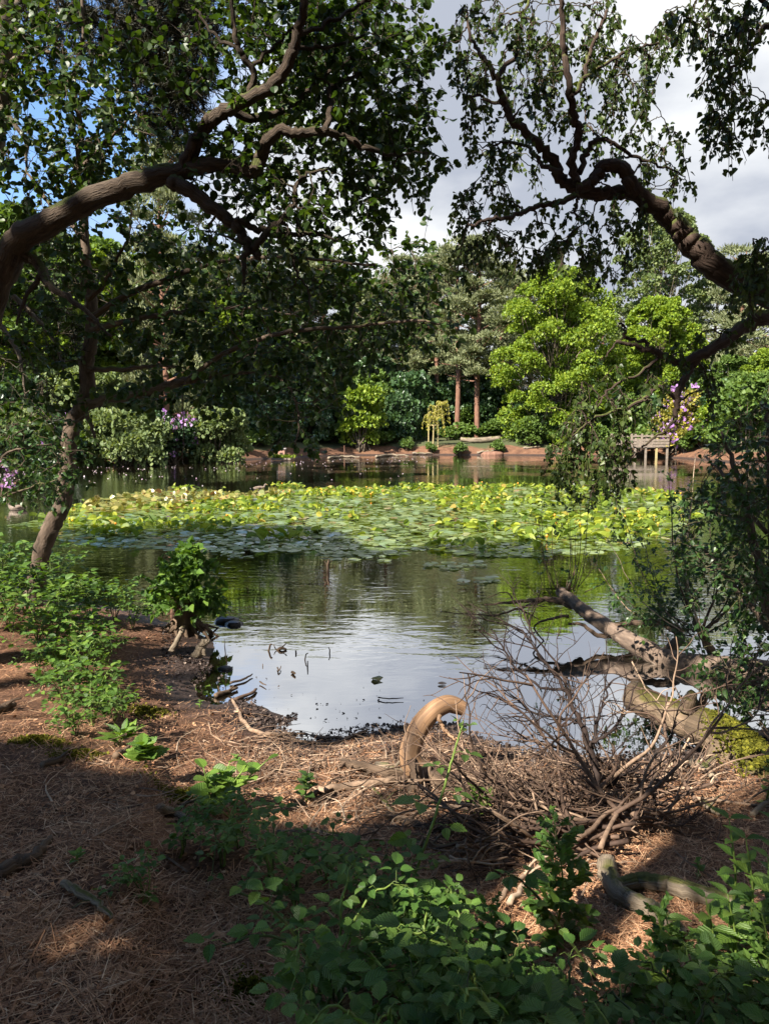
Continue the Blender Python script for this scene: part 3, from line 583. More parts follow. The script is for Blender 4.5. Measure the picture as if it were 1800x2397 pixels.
# right and middle of the far bank
place(maple, 1300, 1060, 75.5, z=0.75, rz=0.4, sc=(0.97, 0.9, 1.22), label='tall bright lime green maple spreading to the water beside the bare earth bank', cat='tree')
place(maple2, 1535, 1040, 84, rz=1.1, sc=(1.1, 1.0, 1.22), label='lime topped maple behind the wooden jetty', cat='tree')
place(oak, 1530, 1000, 100, rz=0.2, sc=(1.15, 1, 1.35), label='tall loose grey green tree rising above the lime maples against the cloud', cat='tree')
place(pineA, 1068, 1010, 84, rz=0.0, sc=(1.05, 1.05, 1.23), label='red trunked pine in full sun above the middle of the earth bank', cat='tree')
place(pineB, 1024, 1005, 90, rz=2.0, sc=(1, 1, 1.1), label='slimmer pine behind the staked weeping sapling', cat='tree')
place(pineA, 1116, 1020, 82, rz=2.4, sc=(1.05, 1.05, 1.14), label='pine whose red trunk meets the edge of the lime maple', cat='tree')
place(pineC, 1720, 1000, 92, rz=1.0, sc=(1.35, 1.2, 1.33), label='broad grey green pine leafy almost to the ground behind the jetty bush', cat='tree')
place(pineC, 1800, 1000, 84, rz=2.0, sc=(1.2, 1.2, 1.1), label='grey green pine behind the red flowered bush', cat='tree')
bk = 'pines standing in the wood beyond the pond'
for px, Y, s, rz, pr in [(1170, 98, 1.22, 1, pineC), (985, 96, 1.12, 3, pineB), (905, 92, 1.1, .5, pineA), (845, 96, 1.12, 1.7, pineC), (760, 88, 1.16, 2.7, pineA), (690, 92, 1.16, .3, pineB), (620, 86, 1.18, 4.0, pineC), (540, 84, 1.1, 5, pineA),
                         (1240, 104, 1.12, 2, pineB), (1400, 106, 1.05, 2.2, pineC), (1880, 90, 1.1, 1, pineC), (470, 82, 1.1, 1.1, pineC), (950, 104, 1.2, 2.2, pineC), (1660, 108, 1.15, .2, pineA), (1330, 112, 1.3, .9, pineC)]:
    place(pr, px, 1000, Y, rz=rz, sc=(s, s, s), label='grey green pine standing in the wood beyond the pond', cat='tree', group=bk)
bk2 = 'leafy trees filling the wood beyond the pond'
for px, Y, s, rz, pr in [(880, 84, 0.85, 0, darkt), (800, 86, 0.95, 1, darkt), (730, 80, 0.9, 2, darkt), (960, 94, 0.95, 3, darkt), (1090, 98, 0.9, 4, darkt), (1010, 102, 1.05, 4.5, beech), (650, 78, 1.0, 5, darkt), (1160, 92, 0.8, 1, darkt),
                         (560, 74, 0.9, 1.6, beech), (480, 70, 0.95, 2.4, sun_tinted_beech), (400, 68, 1.0, 3.3, beech), (320, 66, 1.05, .4, sun_tinted_beech), (240, 64, 1.1, 1.9, beech), (150, 60, 1.1, 5, sun_tinted_beech), (60, 58, 1.15, 2.8, beech), (-50, 56, 1.1, 1, sun_tinted_beech),
                         (1480, 100, 0.9, 2, darkt), (1400, 98, 0.85, 1, darkt), (1600, 98, 0.9, 0.4, darkt), (1700, 78, 0.55, 1.4, beech), (1790, 74, 0.6, 3.3, sun_tinted_beech), (1860, 66, 0.6, 4, beech), (360, 76, 1.15, 2, darkt), (200, 72, 1.2, 2, darkt), (600, 90, 1.2, 2, darkt), (20, 66, 1.2, .2, darkt)]:
    place(pr, px, 1000, Y, rz=rz, sc=(s, s, s), label='leafy tree filling the shady wood beyond the pond', cat='tree', group=bk2)
place(pineC, 395, 900, 60, rz=1.5, sc=(0.8, 0.8, 1.45), label='tall conifer whose pointed top shows in the gap over the heavy alder limb', cat='tree')
# the left bank, nearer
place(palebush, 290, 1080, 50, rz=0, sc=(0.85, .8, 1.05), label='pale green bush overhanging the water beside the leaning alder trunk', cat='bush')
place(rhodof, 405, 1080, 53, rz=0, sc=(.75, .8, 0.95), label='dark rhododendron with mauve flowers at the waterline', cat='bush')
place(palebush, 510, 1078, 55, rz=2, sc=(0.85, .8, 1.08), label='grey green bush trailing low over the water right of the mauve rhododendron', cat='bush')
place(rhodof, 110, 1085, 48, rz=2.2, sc=(1, 1, .9), label='dark bush dotted with mauve flowers at the left end of the pond', cat='bush')
place(palebush, 10, 1085, 47, rz=4, sc=(0.8, .9, 1.0), label='pale bush at the far left end of the pond', cat='bush')
place(rhodo, 620, 1070, 66, rz=1, sc=(0.8, .8, 0.95), label='dark glossy bush behind the nest box', cat='bush')
place(rhodo, 720, 1060, 72, rz=2.4, sc=(0.8, .8, 1.05), label='dark bush between the nest box and the bright green tree', cat='bush')
place(limebush, 845, 1060, 71, rz=0.3, sc=(0.95, .9, 1.18), label='bright green small tree leaning over the water in the middle of the far shore', cat='tree')
place(rhodo, 930, 1045, 76, rz=3.3, sc=(0.75, .8, 1.2), label='tall dark rhododendron left of the staked sapling', cat='bush')
place(rhodo, 985, 1045, 86, rz=1.3, sc=(0.8, .8, 1.3), label='dark bush under the red trunked pines', cat='bush')
place(greenbush, 1100, 1030, 88, rz=1.3, sc=(1.4, .8, 0.8), label='green thicket under the pines behind the fallen trunk', cat='bush')
place(greenbush, 1180, 1040, 80, rz=.3, sc=(0.8, .8, .5), label='low ferny bush at the foot of the lime maple', cat='bush')
place(greenbush, 1235, 1065, 72.5, rz=2.3, sc=(0.7, .7, .62), label='green bush dipping to the water under the lime maple', cat='bush')
place(rhodo, 1420, 1040, 83, rz=2.3, sc=(1.1, .8, 0.8), label='dark thicket left of the wooden jetty', cat='bush')
place(greenbush, 1750, 1080, 57.5, rz=.4, sc=(1.25, 1.1, 1.2), label='big pale green bush at the water by the right edge', cat='bush')
place(limebush, 1690, 1060, 62, rz=1.4, sc=(0.9, .9, .85), label='sunny green bush with red flowers behind it', cat='bush')
place(rhodo, 1640, 990, 74, rz=.4, sc=(0.9, .8, 0.7), label='shady thicket behind the yellow and mauve azalea', cat='bush')
azalea = shrub('azalea_bush', 'azalea', 5.2, 5.2, 5200, 0.22, 26, flowers=('flower', 85, 0.30))
place(azalea, 1594, 1070, 64.6, z=.35, rz=0.0, sc=(1.02, .9, 1.06), label='round azalea in yellow leaf with mauve flower heads beside the jetty', cat='bush')
red = shrub('flowering_bush', 'green', 4.0, 3.6, 4500, 0.22, 18, flowers=('redflower', 12, 0.26))
place(red, 1728, 1010, 63, rz=0.3, sc=(1, 1, 1.05), label='green bush with a few orange red flowers', cat='bush')
for px, Y, s, l in [(952, 72, 0.95, 'small shrub at the left end of the earth bank'), (1075, 71.2, 0.9, 'small shrub at the water in the middle of the earth bank'), (1166, 71, 0.95, 'small shrub at the water beside the round clay mound'), (1010, 71.5, 0.75, 'low shrub round the foot of the staked sapling'), (1600, 63.5, 1.1, 'low shrub under the azalea at the waterline')]:
    place(tuft, px, 1055, Y, rz=px, sc=(s, s, s*1.15), label=l, cat='shrub')

for i, (px, Y) in enumerate([(880, 73), (905, 74), (740, 73), (700, 72.5), (660, 70), (630, 68), (600, 64), (780, 74), (1210, 75), (1270, 73), (1300, 72), (1340, 72), (1380, 70), (1410, 69), (1445, 67), (1640, 63), (1665, 62), (1690, 60), (1800, 57), (1830, 56), (1570, 66), (1620, 65), (1655, 66), (1675, 65), (1540, 68), (1500, 69), (930, 75), (980, 77), (1050, 79), (1090, 79), (1140, 80), (1500, 70), (1540, 69), (230, 54), (200, 52), (330, 54.5), (450, 57), (560, 61), (150, 51), (60, 50)]):
    q = 1.0+.9*RNG.random(); place(tuft, px, 1055, Y, rz=i*1.7, sc=(q*1.4, q, q), label='low bushy growth on the far bank', cat='shrub', group='low bushes fringing the far bank')
for i, (px, Y, q, pr) in enumerate([(780, 76, .9, rhodo), (880, 77, 1.0, greenbush), (1300, 78, .9, rhodo), (1360, 76, 1.0, greenbush), (1480, 76, .9, rhodo), (1660, 68, .8, greenbush), (1820, 60, 1.0, greenbush), (580, 66, 1.0, rhodo), (1040, 90, 1.3, rhodo), (1150, 88, 1.2, rhodo), (200, 56, 1.1, palebush), (60, 54, 1.0, rhodo), (1440, 92, 1.5, rhodo), (1570, 90, 1.4, greenbush), (940, 84, 1.4, rhodo), (870, 82, 1.3, greenbush), (1700, 63, .9, rhodo), (1760, 64, 1.0, greenbush), (1620, 72, 1.0, greenbush), (1850, 59, 1.0, rhodo), (1650, 70, .8, rhodo), (1690, 67, .7, greenbush), (1560, 74, .8, rhodo), (1600, 69, .55, greenbush), (1470, 72, .8, greenbush), (1500, 80, .8, greenbush), (1660, 80, 1.3, rhodo), (1230, 77, .7, rhodo)]):
    place(pr, px, 1040, Y, rz=i*2.1, sc=(q, q, q*1.25), label='tall bush in the shady undergrowth of the far wood', cat='bush', group='bushes in the undergrowth of the far wood')

# ------------------------------------------------------------------ jetty, sapling, stake, nest box, wall, fallen trunk, ducks
def jetty():
    Y0 = 63.5; x0 = at(1460, 1060, Y0)[0]
    root = empty('wooden_jetty', (x0, Y0, 0), 'weathered wooden jetty with plank railings beside the azalea', 'jetty')
    L = at(1560, 1060, Y0)[0]-x0; dz = 0.85; D = 3.6
    b = MB()
    for i in range(14): b.box((L*(i+.5)/14, D*.5, dz), (L/14*.46, D*.5, .03), 0, RNG.random())
    b.build('deck', M['plank'], root)
    for i in range(5):
        x = L*i/4; pb = MB(); pb.box((x, -0.05, dz*.5+.35), (.075, .075, dz*.5+.85)); pb.build('post', M['post'] if i == 3 else M['plank'], root)
        pb = MB(); pb.box((x, D+.05, dz*.5+.35), (.075, .075, dz*.5+.85)); pb.build('post', M['plank'], root)
    for yy in (-.16, D+.16):
        for k, hz in enumerate((0.18, 0.42, 0.66, 1.0)):
            rb = MB(); rb.box((L*.5, yy, dz+hz), (L*.5+.1, .03, .1 if k < 3 else .06)); rb.build('rail', M['plank'], root)
    for k, hz in enumerate((0.3, 0.6, 1.0)):
        rb = MB(); rb.box((-.14, D*.5, dz+hz), (.03, D*.5, .09)); rb.build('rail', M['plank'], root)
jetty()
def staked_sapling():
    Y = 72.5; p = at(1013, 1040, Y); z = gz(p[0], Y)
    root = empty('weeping_sapling', (p[0], Y, z), 'yellow green weeping sapling tied between pale stakes on the earth bank', 'tree')
    H = 4.0; b = MB(); tr = smooth_path([[0, 0, -.2], [.05, 0, 1.5], [.1, 0, 3.0], [.35, 0, H], [.8, .05, H+.25]], 5); b.tube(tr, lin([.07, .05, .02], len(tr)), 6); 
    cen = []
    for i in range(26):
        s = tr[RNG.integers(8, len(tr))]; a = RNG.random()*6.28; l = .4+.5*RNG.random(); e = s+np.array([math.cos(a)*l, math.sin(a)*l, .15]); f = e+np.array([math.cos(a)*.25, math.sin(a)*.2, -0.8-1.2*RNG.random()])
        lp = smooth_path([s, e, f], 5); b.tube(lp, lin([.018, .008], len(lp)), 4); cen.append(lp)
    b.build('trunk', M['post'], root)
    P = np.concatenate([np.repeat(c, 5, 0) for c in cen]); P = P+RNG.normal(size=P.shape)*0.06
    lb = MB(); lb.scatter(LANCE, P, unit(rv(len(P))*.5+[0, 0, -1]), rv(len(P)), .18*(.6+.7*RNG.random(len(P))), W=1.0); lb.build('leaves', M['willow'], root)
    for dx, dy in ((-.42, 0), (.5, .1), (.1, .5)):
        sb = MB(); sb.tube([[dx, dy, -.3], [dx, dy, 2.3]], .06, 7); sb.build('stake', M['post'], root)
    sb = MB(); sb.box((0.05, 0.05, 2.15), (.5, .03, .05)); sb.build('crossbar', M['post'], root)
staked_sapling()
def nest_box():
    p = onz(660, 1078, 0.0); root = empty('nest_box', p, 'small brown nest box with a grey lid standing in the water by the far shore', 'nest box')
    b = MB(); b.box((0, 0, .55), (.26, .26, .34)); b.box((0, -.262, .62), (.16, .004, .03)); b.build('body', M['boxwood'], root)
    b = MB(); b.box((0, 0, .93), (.36, .34, .035)); b.build('lid', M['lid'], root)
    b = MB(); b.box((0, -.268, .5), (.12, .006, .12)); b.build('painted_entrance', M['darktwig'], root)  # dark panel on the solid box, painting the shade of an opening
    b = MB(); b.box((0, 0, .13), (.75, .5, .08)); b.build('raft', M['plank'], root)
    lb = MB(); n = 500; P = RNG.normal(size=(n, 3))*[.42, .3, .06]+[0, -.1, .28]; lb.scatter(BLADE, P, unit(rv(n)+[0, 0, 1]), rv(n), .22*(.6+.7*RNG.random(n)), W=.4); lb.build('foliage', M['lime'], root)
nest_box()
def stake():
    p = onz(806, 1068, 0.0); b = MB(); b.tube([p+[0, 0, -.4], p+[0.02, 0, .5], p+[0, 0, .95]], [.045, .045, .04], 7); b.box(p+[0, 0, .96], (.055, .055, .02))
    tag(b.build('marker_stake', M['pinebark'], origin=p), 'thin rusty brown stake standing in the water off the far shore', 'stake')
stake()
def far_wall():
    Y = 88; x0 = at(1385, 985, Y)[0]; x1 = at(1700, 985, Y)[0]; zt = hgt(966, Y); zb = hgt(1000, Y)
    root = empty('low_wall', ((x0+x1)/2, Y, zb), 'low pale wall with a brown coping glimpsed behind the jetty', 'wall')
    b = MB(); b.box((0, 0, (zt-zb)*.2-.9), ((x1-x0)/2, .15, (zt-zb)*.7+.9))
    b.build('wall', M['wall'], root); b = MB(); b.box((0, 0, (zt-zb)*.96), ((x1-x0)/2+.1, .22, .13)); b.build('coping', M['coping'], root)
far_wall()
def far_bank_bits():
    a = ground_at(1080, 1040); 
    Y = 76.5; P = [at(1078, 1036, Y), at(1110, 1037, Y-.3), at(1140, 1036, Y), at(1170, 1034, Y+.2)]
    for q in P: q[2] = gz(q[0], q[1])+.28
    b = MB(); P = smooth_path(P, 5); b.tube(P, lin([.22, .3, .32, .26], len(P)), 10, rough=.04); o = b.build('fallen_log', M['greylog'], smooth=True, origin=P[0]); tag(o, 'pale fallen trunk lying along the top of the far earth bank', 'log')
    Y = 70.6
    b = MB(); c = onz(1152, 1066, 0.0)
    th = np.linspace(0, 2*np.pi, 26, endpoint=False); rings = []
    for k, (rz_, rr) in enumerate([(-.1, 1.0), (.12, 1.0), (.25, .9), (.33, .7), (.37, .35), (.38, .05)]):
        rings.append(np.stack([np.cos(th)*rr*1.05*(1+.05*np.sin(th*7+k)), np.sin(th)*rr*.8, np.full(26, rz_)+RNG.normal(size=26)*.012], 1))
    V = np.concatenate(rings); i = np.arange(5)[:, None]*26; j = np.arange(26)[None]; k = (j+1) % 26
    b.add(V+c, np.stack([i+j, i+k, i+26+k, i+26+j], -1).reshape(-1), np.full(130, 4)); tag(b.build('clay_mound', M['pinebark'], origin=c), 'round reddish mound at the water below the fallen trunk', 'mound')
    for i, (p, l) in enumerate([([(1115, 1055), (1140, 1046), (1180, 1041)], 'long bare root lying on the far bank beside the shrub'), ([(1225, 1062), (1245, 1060), (1262, 1066)], 'pale root at the water under the maple'), ([(965, 1060), (990, 1058), (1012, 1056)], 'root along the foot of the far bank by the sapling'),
                              ([(770, 1068), (800, 1064), (842, 1066)], 'dark dead branch along the far waterline by the rusty stake'), ([(880, 1065), (915, 1061), (955, 1063)], 'dead branch along the far waterline below the bright tree')]):
        P = []
        for x, y in p: q = onz(x, y, .25); q[1] = 71.2 if i < 3 else q[1]; q[0] = at(x, y, q[1])[0]; q[2] = max(gz(q[0], q[1]), 0)+.1; P.append(q)
        b = MB(); P = smooth_path(P, 5, .03); b.tube(P, lin([.12, .1, .05], len(P)), 7, rough=.1); tag(b.build('bare_root', M['greylog'], smooth=True, origin=P[0]), l, 'root')
far_bank_bits()
def duck(px, py, L, rz, label):
    p = onz(px, py, 0.0); root = empty('duck', p, label, 'duck', rz=rz)
    b = MB()
    P = smooth_path([[-.5, 0, .16], [-.36, 0, .12], [-.1, 0, .1], [.18, 0, .11], [.33, 0, .17], [.40, 0, .27], [.43, 0, .36], [.5, 0, .40], [.57, 0, .385]], 4)*L
    b.tube(P, lin([.02, .12, .19, .19, .12, .06, .06, .075, .03], len(P))*L, 12); b.build('body', M['duckbody'], root, smooth=True)
    b = MB(); b.tube(np.array([[.56, 0, .39], [.62, 0, .375], [.67, 0, .37]])*L, np.array([.03, .03, .012])*L, 8); b.build('bill', M['bill'], root, smooth=True)
    for s in (-1, 1):
        b = MB(); b.tube(smooth_path(np.array([[-.42, s*.08, .2], [-.1, s*.17, .17], [.15, s*.15, .14]])*L, 4), lin(np.array([.01, .07, .03])*L, 9), 8); b.build('wing', M['duckhead'], root, smooth=True)
duck(608, 1146, .5, 0.3, 'small brown duck swimming just beyond the lily bed')
duck(42, 1194, .55, 3.3, 'dark duck resting low on the water at the left edge')

# ------------------------------------------------------------------ lily bed
LILY = [(25, 1228), (150, 1212), (190, 1190), (205, 1172), (330, 1153), (480, 1148), (560, 1158), (650, 1146), (800, 1142), (1010, 1138), (1250, 1141), (1400, 1156), (1560, 1158), (1640, 1180), (1660, 1205), (1560, 1262), (1420, 1296), (1240, 1304), (1120, 1302), (1000, 1288), (900, 1306), (760, 1300), (640, 1290), (540, 1302), (420, 1290), (250, 1280), (132, 1268), (160, 1244), (60, 1234)]
def pad_tpl():
    a = np.linspace(R(12), R(348), 15); v = [(0, 0, 0)]+[(math.sin(t)*.5*.92, math.cos(t)*.5, 0.012*math.sin(t*3)) for t in a]
    return (np.array(v, float), np.arange(16), np.array([16]), np.zeros((16, 2)))
PAD = pad_tpl()
UPLEAF = leaf_tpl(0.34, ((0, 0), (.08, .7), (.35, 1.0), (.7, .75), (1.0, 0.0)), 0.75, 0.35)
def lilies():
    W = np.array([onz(a, b)[:2] for a, b in LILY]); n = 9000
    lo, hi = W.min(0), W.max(0)
    cx = RNG.uniform(lo[0], hi[0], n*3); cy = RNG.uniform(lo[1], hi[1], n*3)
    px, py = topix(np.stack([cx, cy, 0*cx], 1))
    ragged = 5*(vnoise(cx, cy, 1.2, 8)-.5)
    m = in_poly(px, py+ragged, LILY) & (vnoise(cx, cy, .9, 4) > .10)
    cx, cy = cx[m], cy[m]
    # spread apart so that pads lie edge to edge
    cell = {}; keep = []
    for i in range(len(cx)):
        k = (int(cx[i]/.5), int(cy[i]/.5)); ok = True
        for a in (-1, 0, 1):
            for b in (-1, 0, 1):
                for q in cell.get((k[0]+a, k[1]+b), ()):
                    if (cx[i]-cx[q])**2+(cy[i]-cy[q])**2 < .165**2: ok = False
        if ok: keep.append(i); cell.setdefault(k, []).append(i)
    cx, cy = cx[keep], cy[keep]
    ex = [(1010, 1322), (1030, 1326), (1050, 1320), (1065, 1328), (1080, 1321), (1095, 1326), (1110, 1320), (1125, 1325), (1090, 1333), (1060, 1334), (1040, 1332), (1120, 1316), (1000, 1327), (1125, 1358), (1140, 1364), (1152, 1355), (1145, 1360), (1130, 1366), (1085, 1363), (1158, 1361), (450, 1300), (550, 1304), (580, 1304), (760, 1304), (785, 1310), (830, 1312), (860, 1306), (900, 1314)]
    e = np.array([onz(a, b)[:2] for a, b in ex]); cx = np.concatenate([cx, e[:, 0]]); cy = np.concatenate([cy, e[:, 1]])
    n = len(cx); size = RNG.uniform(.14, .35, n); size[-len(ex):] *= .85
    P = np.stack([cx, cy, np.zeros(n)+.012+RNG.random(n)*.02], 1); N = unit(RNG.normal(size=(n, 3))*[.10, .10, 0]+[0, 0, 1]); D = unit(RNG.normal(size=(n, 3))*[1, 1, 0])
    ppx, ppy = topix(P); old = in_poly(ppx, ppy, [(190, 1200), (200, 1170), (330, 1145), (560, 1150), (700, 1144), (640, 1166), (520, 1172), (420, 1190), (260, 1198)]) & (RNG.random(n) < .85)
    order = np.argsort(cy); near = order[:170]; far = order[170:]
    # standing leaves, denser in drifts
    m = 9000; ux = RNG.uniform(lo[0], hi[0], m); uy = RNG.uniform(lo[1], hi[1], m); upx, upy = topix(np.stack([ux, uy, 0*ux], 1))
    k = in_poly(upx, upy+8, LILY) & (vnoise(ux, uy, .55, 9)*.6+vnoise(ux, uy, 1.6, 10)*.4 >  .535+.1*RNG.random(m)); k &= ~in_poly(upx, upy, [(190, 1200), (200, 1170), (330, 1145), (560, 1150), (640, 1166), (520, 1172), (420, 1186), (260, 1194)])
    ux, uy = ux[k], uy[k]; m = len(ux); UP = np.stack([ux, uy, .03+.08*RNG.random(m)], 1)
    UD = unit(np.stack([RNG.normal(size=m)*1.0, RNG.normal(size=m)*.6, -.05+.6*RNG.random(m)**1.4], 1)); UN = unit(rv(m)*.8+[0, -.25, .7]); US = RNG.uniform(.13, .26, m)
    uo = np.argsort(uy); un = uo[:130]; uf = uo[130:]
    b = MB(); b2 = far[~old[far]]; b.scatter(PAD, P[b2], D[b2], N[b2], size[b2]); tag(b.build('lily_pads', M['pad']), 'mass of floating lily pads', 'lily pads', kind='stuff')
    b = MB(); b2 = far[old[far]]; b.scatter(PAD, P[b2], D[b2], N[b2], size[b2]); 
    q = RNG.choice(b2, 260); b.scatter(PAD, P[q]+[0, 0, .05], unit(rv(260)+[0, 0, .3]), unit(rv(260)+[0, -.3, .5]), size[q]*.8, .99*np.ones(260)*RNG.random(260)); tag(b.build('old_lily_pads', M['padold']), 'older yellow and brown pads at the back of the lily bed', 'lily pads', kind='stuff')
    b = MB(); b.scatter(UPLEAF, UP[uf], UD[uf], UN[uf], US[uf]); 
    for i in uf[::2]: b.tube([[UP[i, 0], UP[i, 1], -.05], UP[i]], .006, 4, cap=False)
    tag(b.build('standing_lily_leaves', M['padup']), 'mass of lily leaves standing out of the water', 'lily leaves', kind='stuff')
    # the nearest pads and standing leaves are things of their own
    mesh = None
    for i in near:
        if mesh is None:
            t = MB(); t.scatter(PAD, [[0, 0, 0]], [[0, 1, 0]], [[0, 0, 1]], 1.0, .35); o = t.build('lily_pad', M['pad']); mesh = o.data
            t = MB(); t.scatter(PAD, [[0, 0, 0]], [[0, 1, 0]], [[0, 0, 1]], 1.0, .7); mesh2 = t.build('lily_pad', M['pad']); m2 = mesh2.data; C.collection.objects.unlink(mesh2); bpy.data.objects.remove(mesh2)
        else: o = bpy.data.objects.new('lily_pad', mesh if RNG.random() < .5 else m2); C.collection.objects.link(o)
        o.location = P[i]; o.rotation_euler = (RNG.normal()*.04, RNG.normal()*.04, RNG.random()*6.28); o.scale = (size[i], size[i], size[i])
        qx, qy = topix(P[i:i+1]); lone = qy[0] > 1311 and qx[0] > 950
        tag(o, 'lily pad in the detached raft off the front of the lily bed' if lone else 'lily pad floating along the front edge of the lily bed', 'lily pad', 'pads of the detached raft' if lone else 'pads along the front of the lily bed')
    protos = []
    for k in range(3):
        t = MB(); t.scatter(UPLEAF, [[0, 0, 0]], [[0, .8, .6]], [[0, -.6, .8]], 1.0, .2+.25*k); t.tube([[0, 0, 0], [0.02, -.05, -.2], [0, -.02, -.5]], .02, 5, .5, cap=False); protos.append(t)
    meshes = []
    for j, i in enumerate(un):
        if j < 3: o = protos[j].build('lily_leaf', M['padup']); meshes.append(o.data)
        else: o = bpy.data.objects.new('lily_leaf', meshes[j % 3]); C.collection.objects.link(o)
        o.location = UP[i]; o.rotation_euler = (RNG.normal()*.4, RNG.normal()*.4, RNG.random()*6.28); o.scale = (US[i]*1.15,)*3
        tag(o, 'folded lily leaf standing out of the water near the front of the bed', 'lily leaf', 'standing leaves at the front of the lily bed')
    b = MB(); k = RNG.choice(m, 60); 
    for i in k:
        c = UP[i]+[.1, 0, .08]; b.tube([c+[0, 0, -.2], c], .006, 4, .1); b.tube([c+[0, 0, -.005], c+[0, 0, .02], c+[0, 0, .045]], [.018, .03, .015], 7, RNG.random())
    tag(b.build('lily_buds', M['bud']), 'yellow lily buds scattered over the bed', 'lily buds', kind='stuff')
    # petals and leaf scraps drifting on the far water
    n = 300; fx = RNG.uniform(-100, 1000, n); fy = 1090+RNG.gamma(1.3, 10, n)-np.interp(fx, [0, 500, 1000], [-6, 10, 24]); Pp = onz(fx, fy, .012); sd = shore_dist(Pp[:, 0], Pp[:, 1]); Pp = Pp[sd < -.3]
    b = MB(); b.scatter(CLUMP, Pp, unit(rv(len(Pp))*[1, 1, 0]), unit(rv(len(Pp))*.3+[0, 0, 1]), .05+.05*RNG.random(len(Pp))); tag(b.build('floating_petals', M['petal']), 'fallen petals drifting on the far water', 'petals', kind='stuff')
lilies()

# ------------------------------------------------------------------ near trees: drawn limbs, then twigs grown out to leaf sprays
def limb(pts, Y, r, n=6, jit=0.006):
    """pts in the photograph, Y depth (number or list along the limb), r radii along the limb"""
    k = len(pts); Yv = lin([Y, Y] if np.isscalar(Y) else Y, k)
    P = np.array([at(a, b, y) for (a, b), y in zip(pts, Yv)])
    P = smooth_path(P, n, jit); return P, lin(r, len(P))
def ellipses(L, Yr, thin=1.0):
    out = []
    for cx, cy, rx, ry, n in L:
        n = max(3, int(n*thin))
        a = RNG.random(n)*6.283; q = np.sqrt(RNG.random(n)); out.append(at(cx+np.cos(a)*q*rx, cy+np.sin(a)*q*ry, RNG.uniform(Yr[0], Yr[1], n)))
    return np.concatenate(out)
def grow(skel, targets, tb, r0=0.010, sag=0.05, wig=0.03):
    """join every spray to the nearest wood, nearest first, so that twigs fork from twigs"""
    S = np.concatenate([p for p, _ in skel]); SR = np.concatenate([r for _, r in skel])
    pool = np.zeros((len(S)+len(targets)*9+9, 3)); pool[:len(S)] = S; pr = np.zeros(len(pool)); pr[:len(S)] = SR; k = len(S)
    d = np.min(np.linalg.norm(targets[:, None]-S[None], axis=2), axis=1); tips = []
    for i in np.argsort(d):
        t = targets[i]; dd = np.linalg.norm(pool[:k]-t, axis=1); j = int(np.argmin(dd)); L = dd[j]
        if L < 0.02: continue
        s = pool[j]; mid = (s+t)/2+RNG.normal(size=3)*wig*L*2.0+np.array([0, 0, sag*L])
        P = smooth_path([s, mid, t], 4, 0.004); ra = min(pr[j]*0.7, r0+0.006*L); tb.tube(P, lin([ra, 0.0035], len(P)), 5, RNG.random()*.5+.2, cap=False)
        pool[k:k+len(P)-1] = P[1:]; pr[k:k+len(P)-1] = lin([ra, 0.004], len(P))[1:]; k += len(P)-1
        tips.append((P[-3], t))
    return tips
def sprays(tips, tb, lb, tpl, per, size, rad, droop=0.15, hang=False, keep=None, spread=1.0):
    """short leafy twiglets about each tip"""
    PP = []; DD = []; NN = []
    for a, t in tips:
        base = unit((t-a)[None])[0]
        nt_ = 3 if not hang else 3
        for q in range(nt_):
            d = unit((base*.7+RNG.normal(size=3)*.75*spread+np.array([0, 0, -droop]))[None])[0]; L = rad*(.6+.8*RNG.random())
            if hang: 
                e = t+d*L*.5+np.array([0, 0, -L*(0.3+.6*RNG.random())])
            else: e = t+d*L
            P = smooth_path([t, (t+e)/2+np.array([0, 0, .04*L]), e], 4); tb.tube(P, lin([.0035, .0015], len(P)), 3, RNG.random()*.4, cap=False)
            k = max(2, int(per/nt_*(.7+.6*RNG.random()))); f = RNG.random(k)**.8; c = t+(e-t)*f[:, None]
            dv = unit(unit((e-t)[None])*.7+rv(k)*.9+np.array([0, 0, -.35 if not hang else -.55]))
            PP.append(c+RNG.normal(size=(k, 3))*.012); DD.append(dv); NN.append(unit(np.array([0, -.1, .9])*(.2 if hang else 1)+rv(k)*.75))
    P = np.concatenate(PP); D = np.concatenate(DD); N = np.concatenate(NN)
    if keep is not None: m = keep(P); P = P[m]; D = D[m]; N = N[m]
    n = len(P); lb.scatter(tpl, P, D, N, size*(.6+.7*RNG.random(n)), np.clip(RNG.beta(2, 2.6, n), 0, 1))

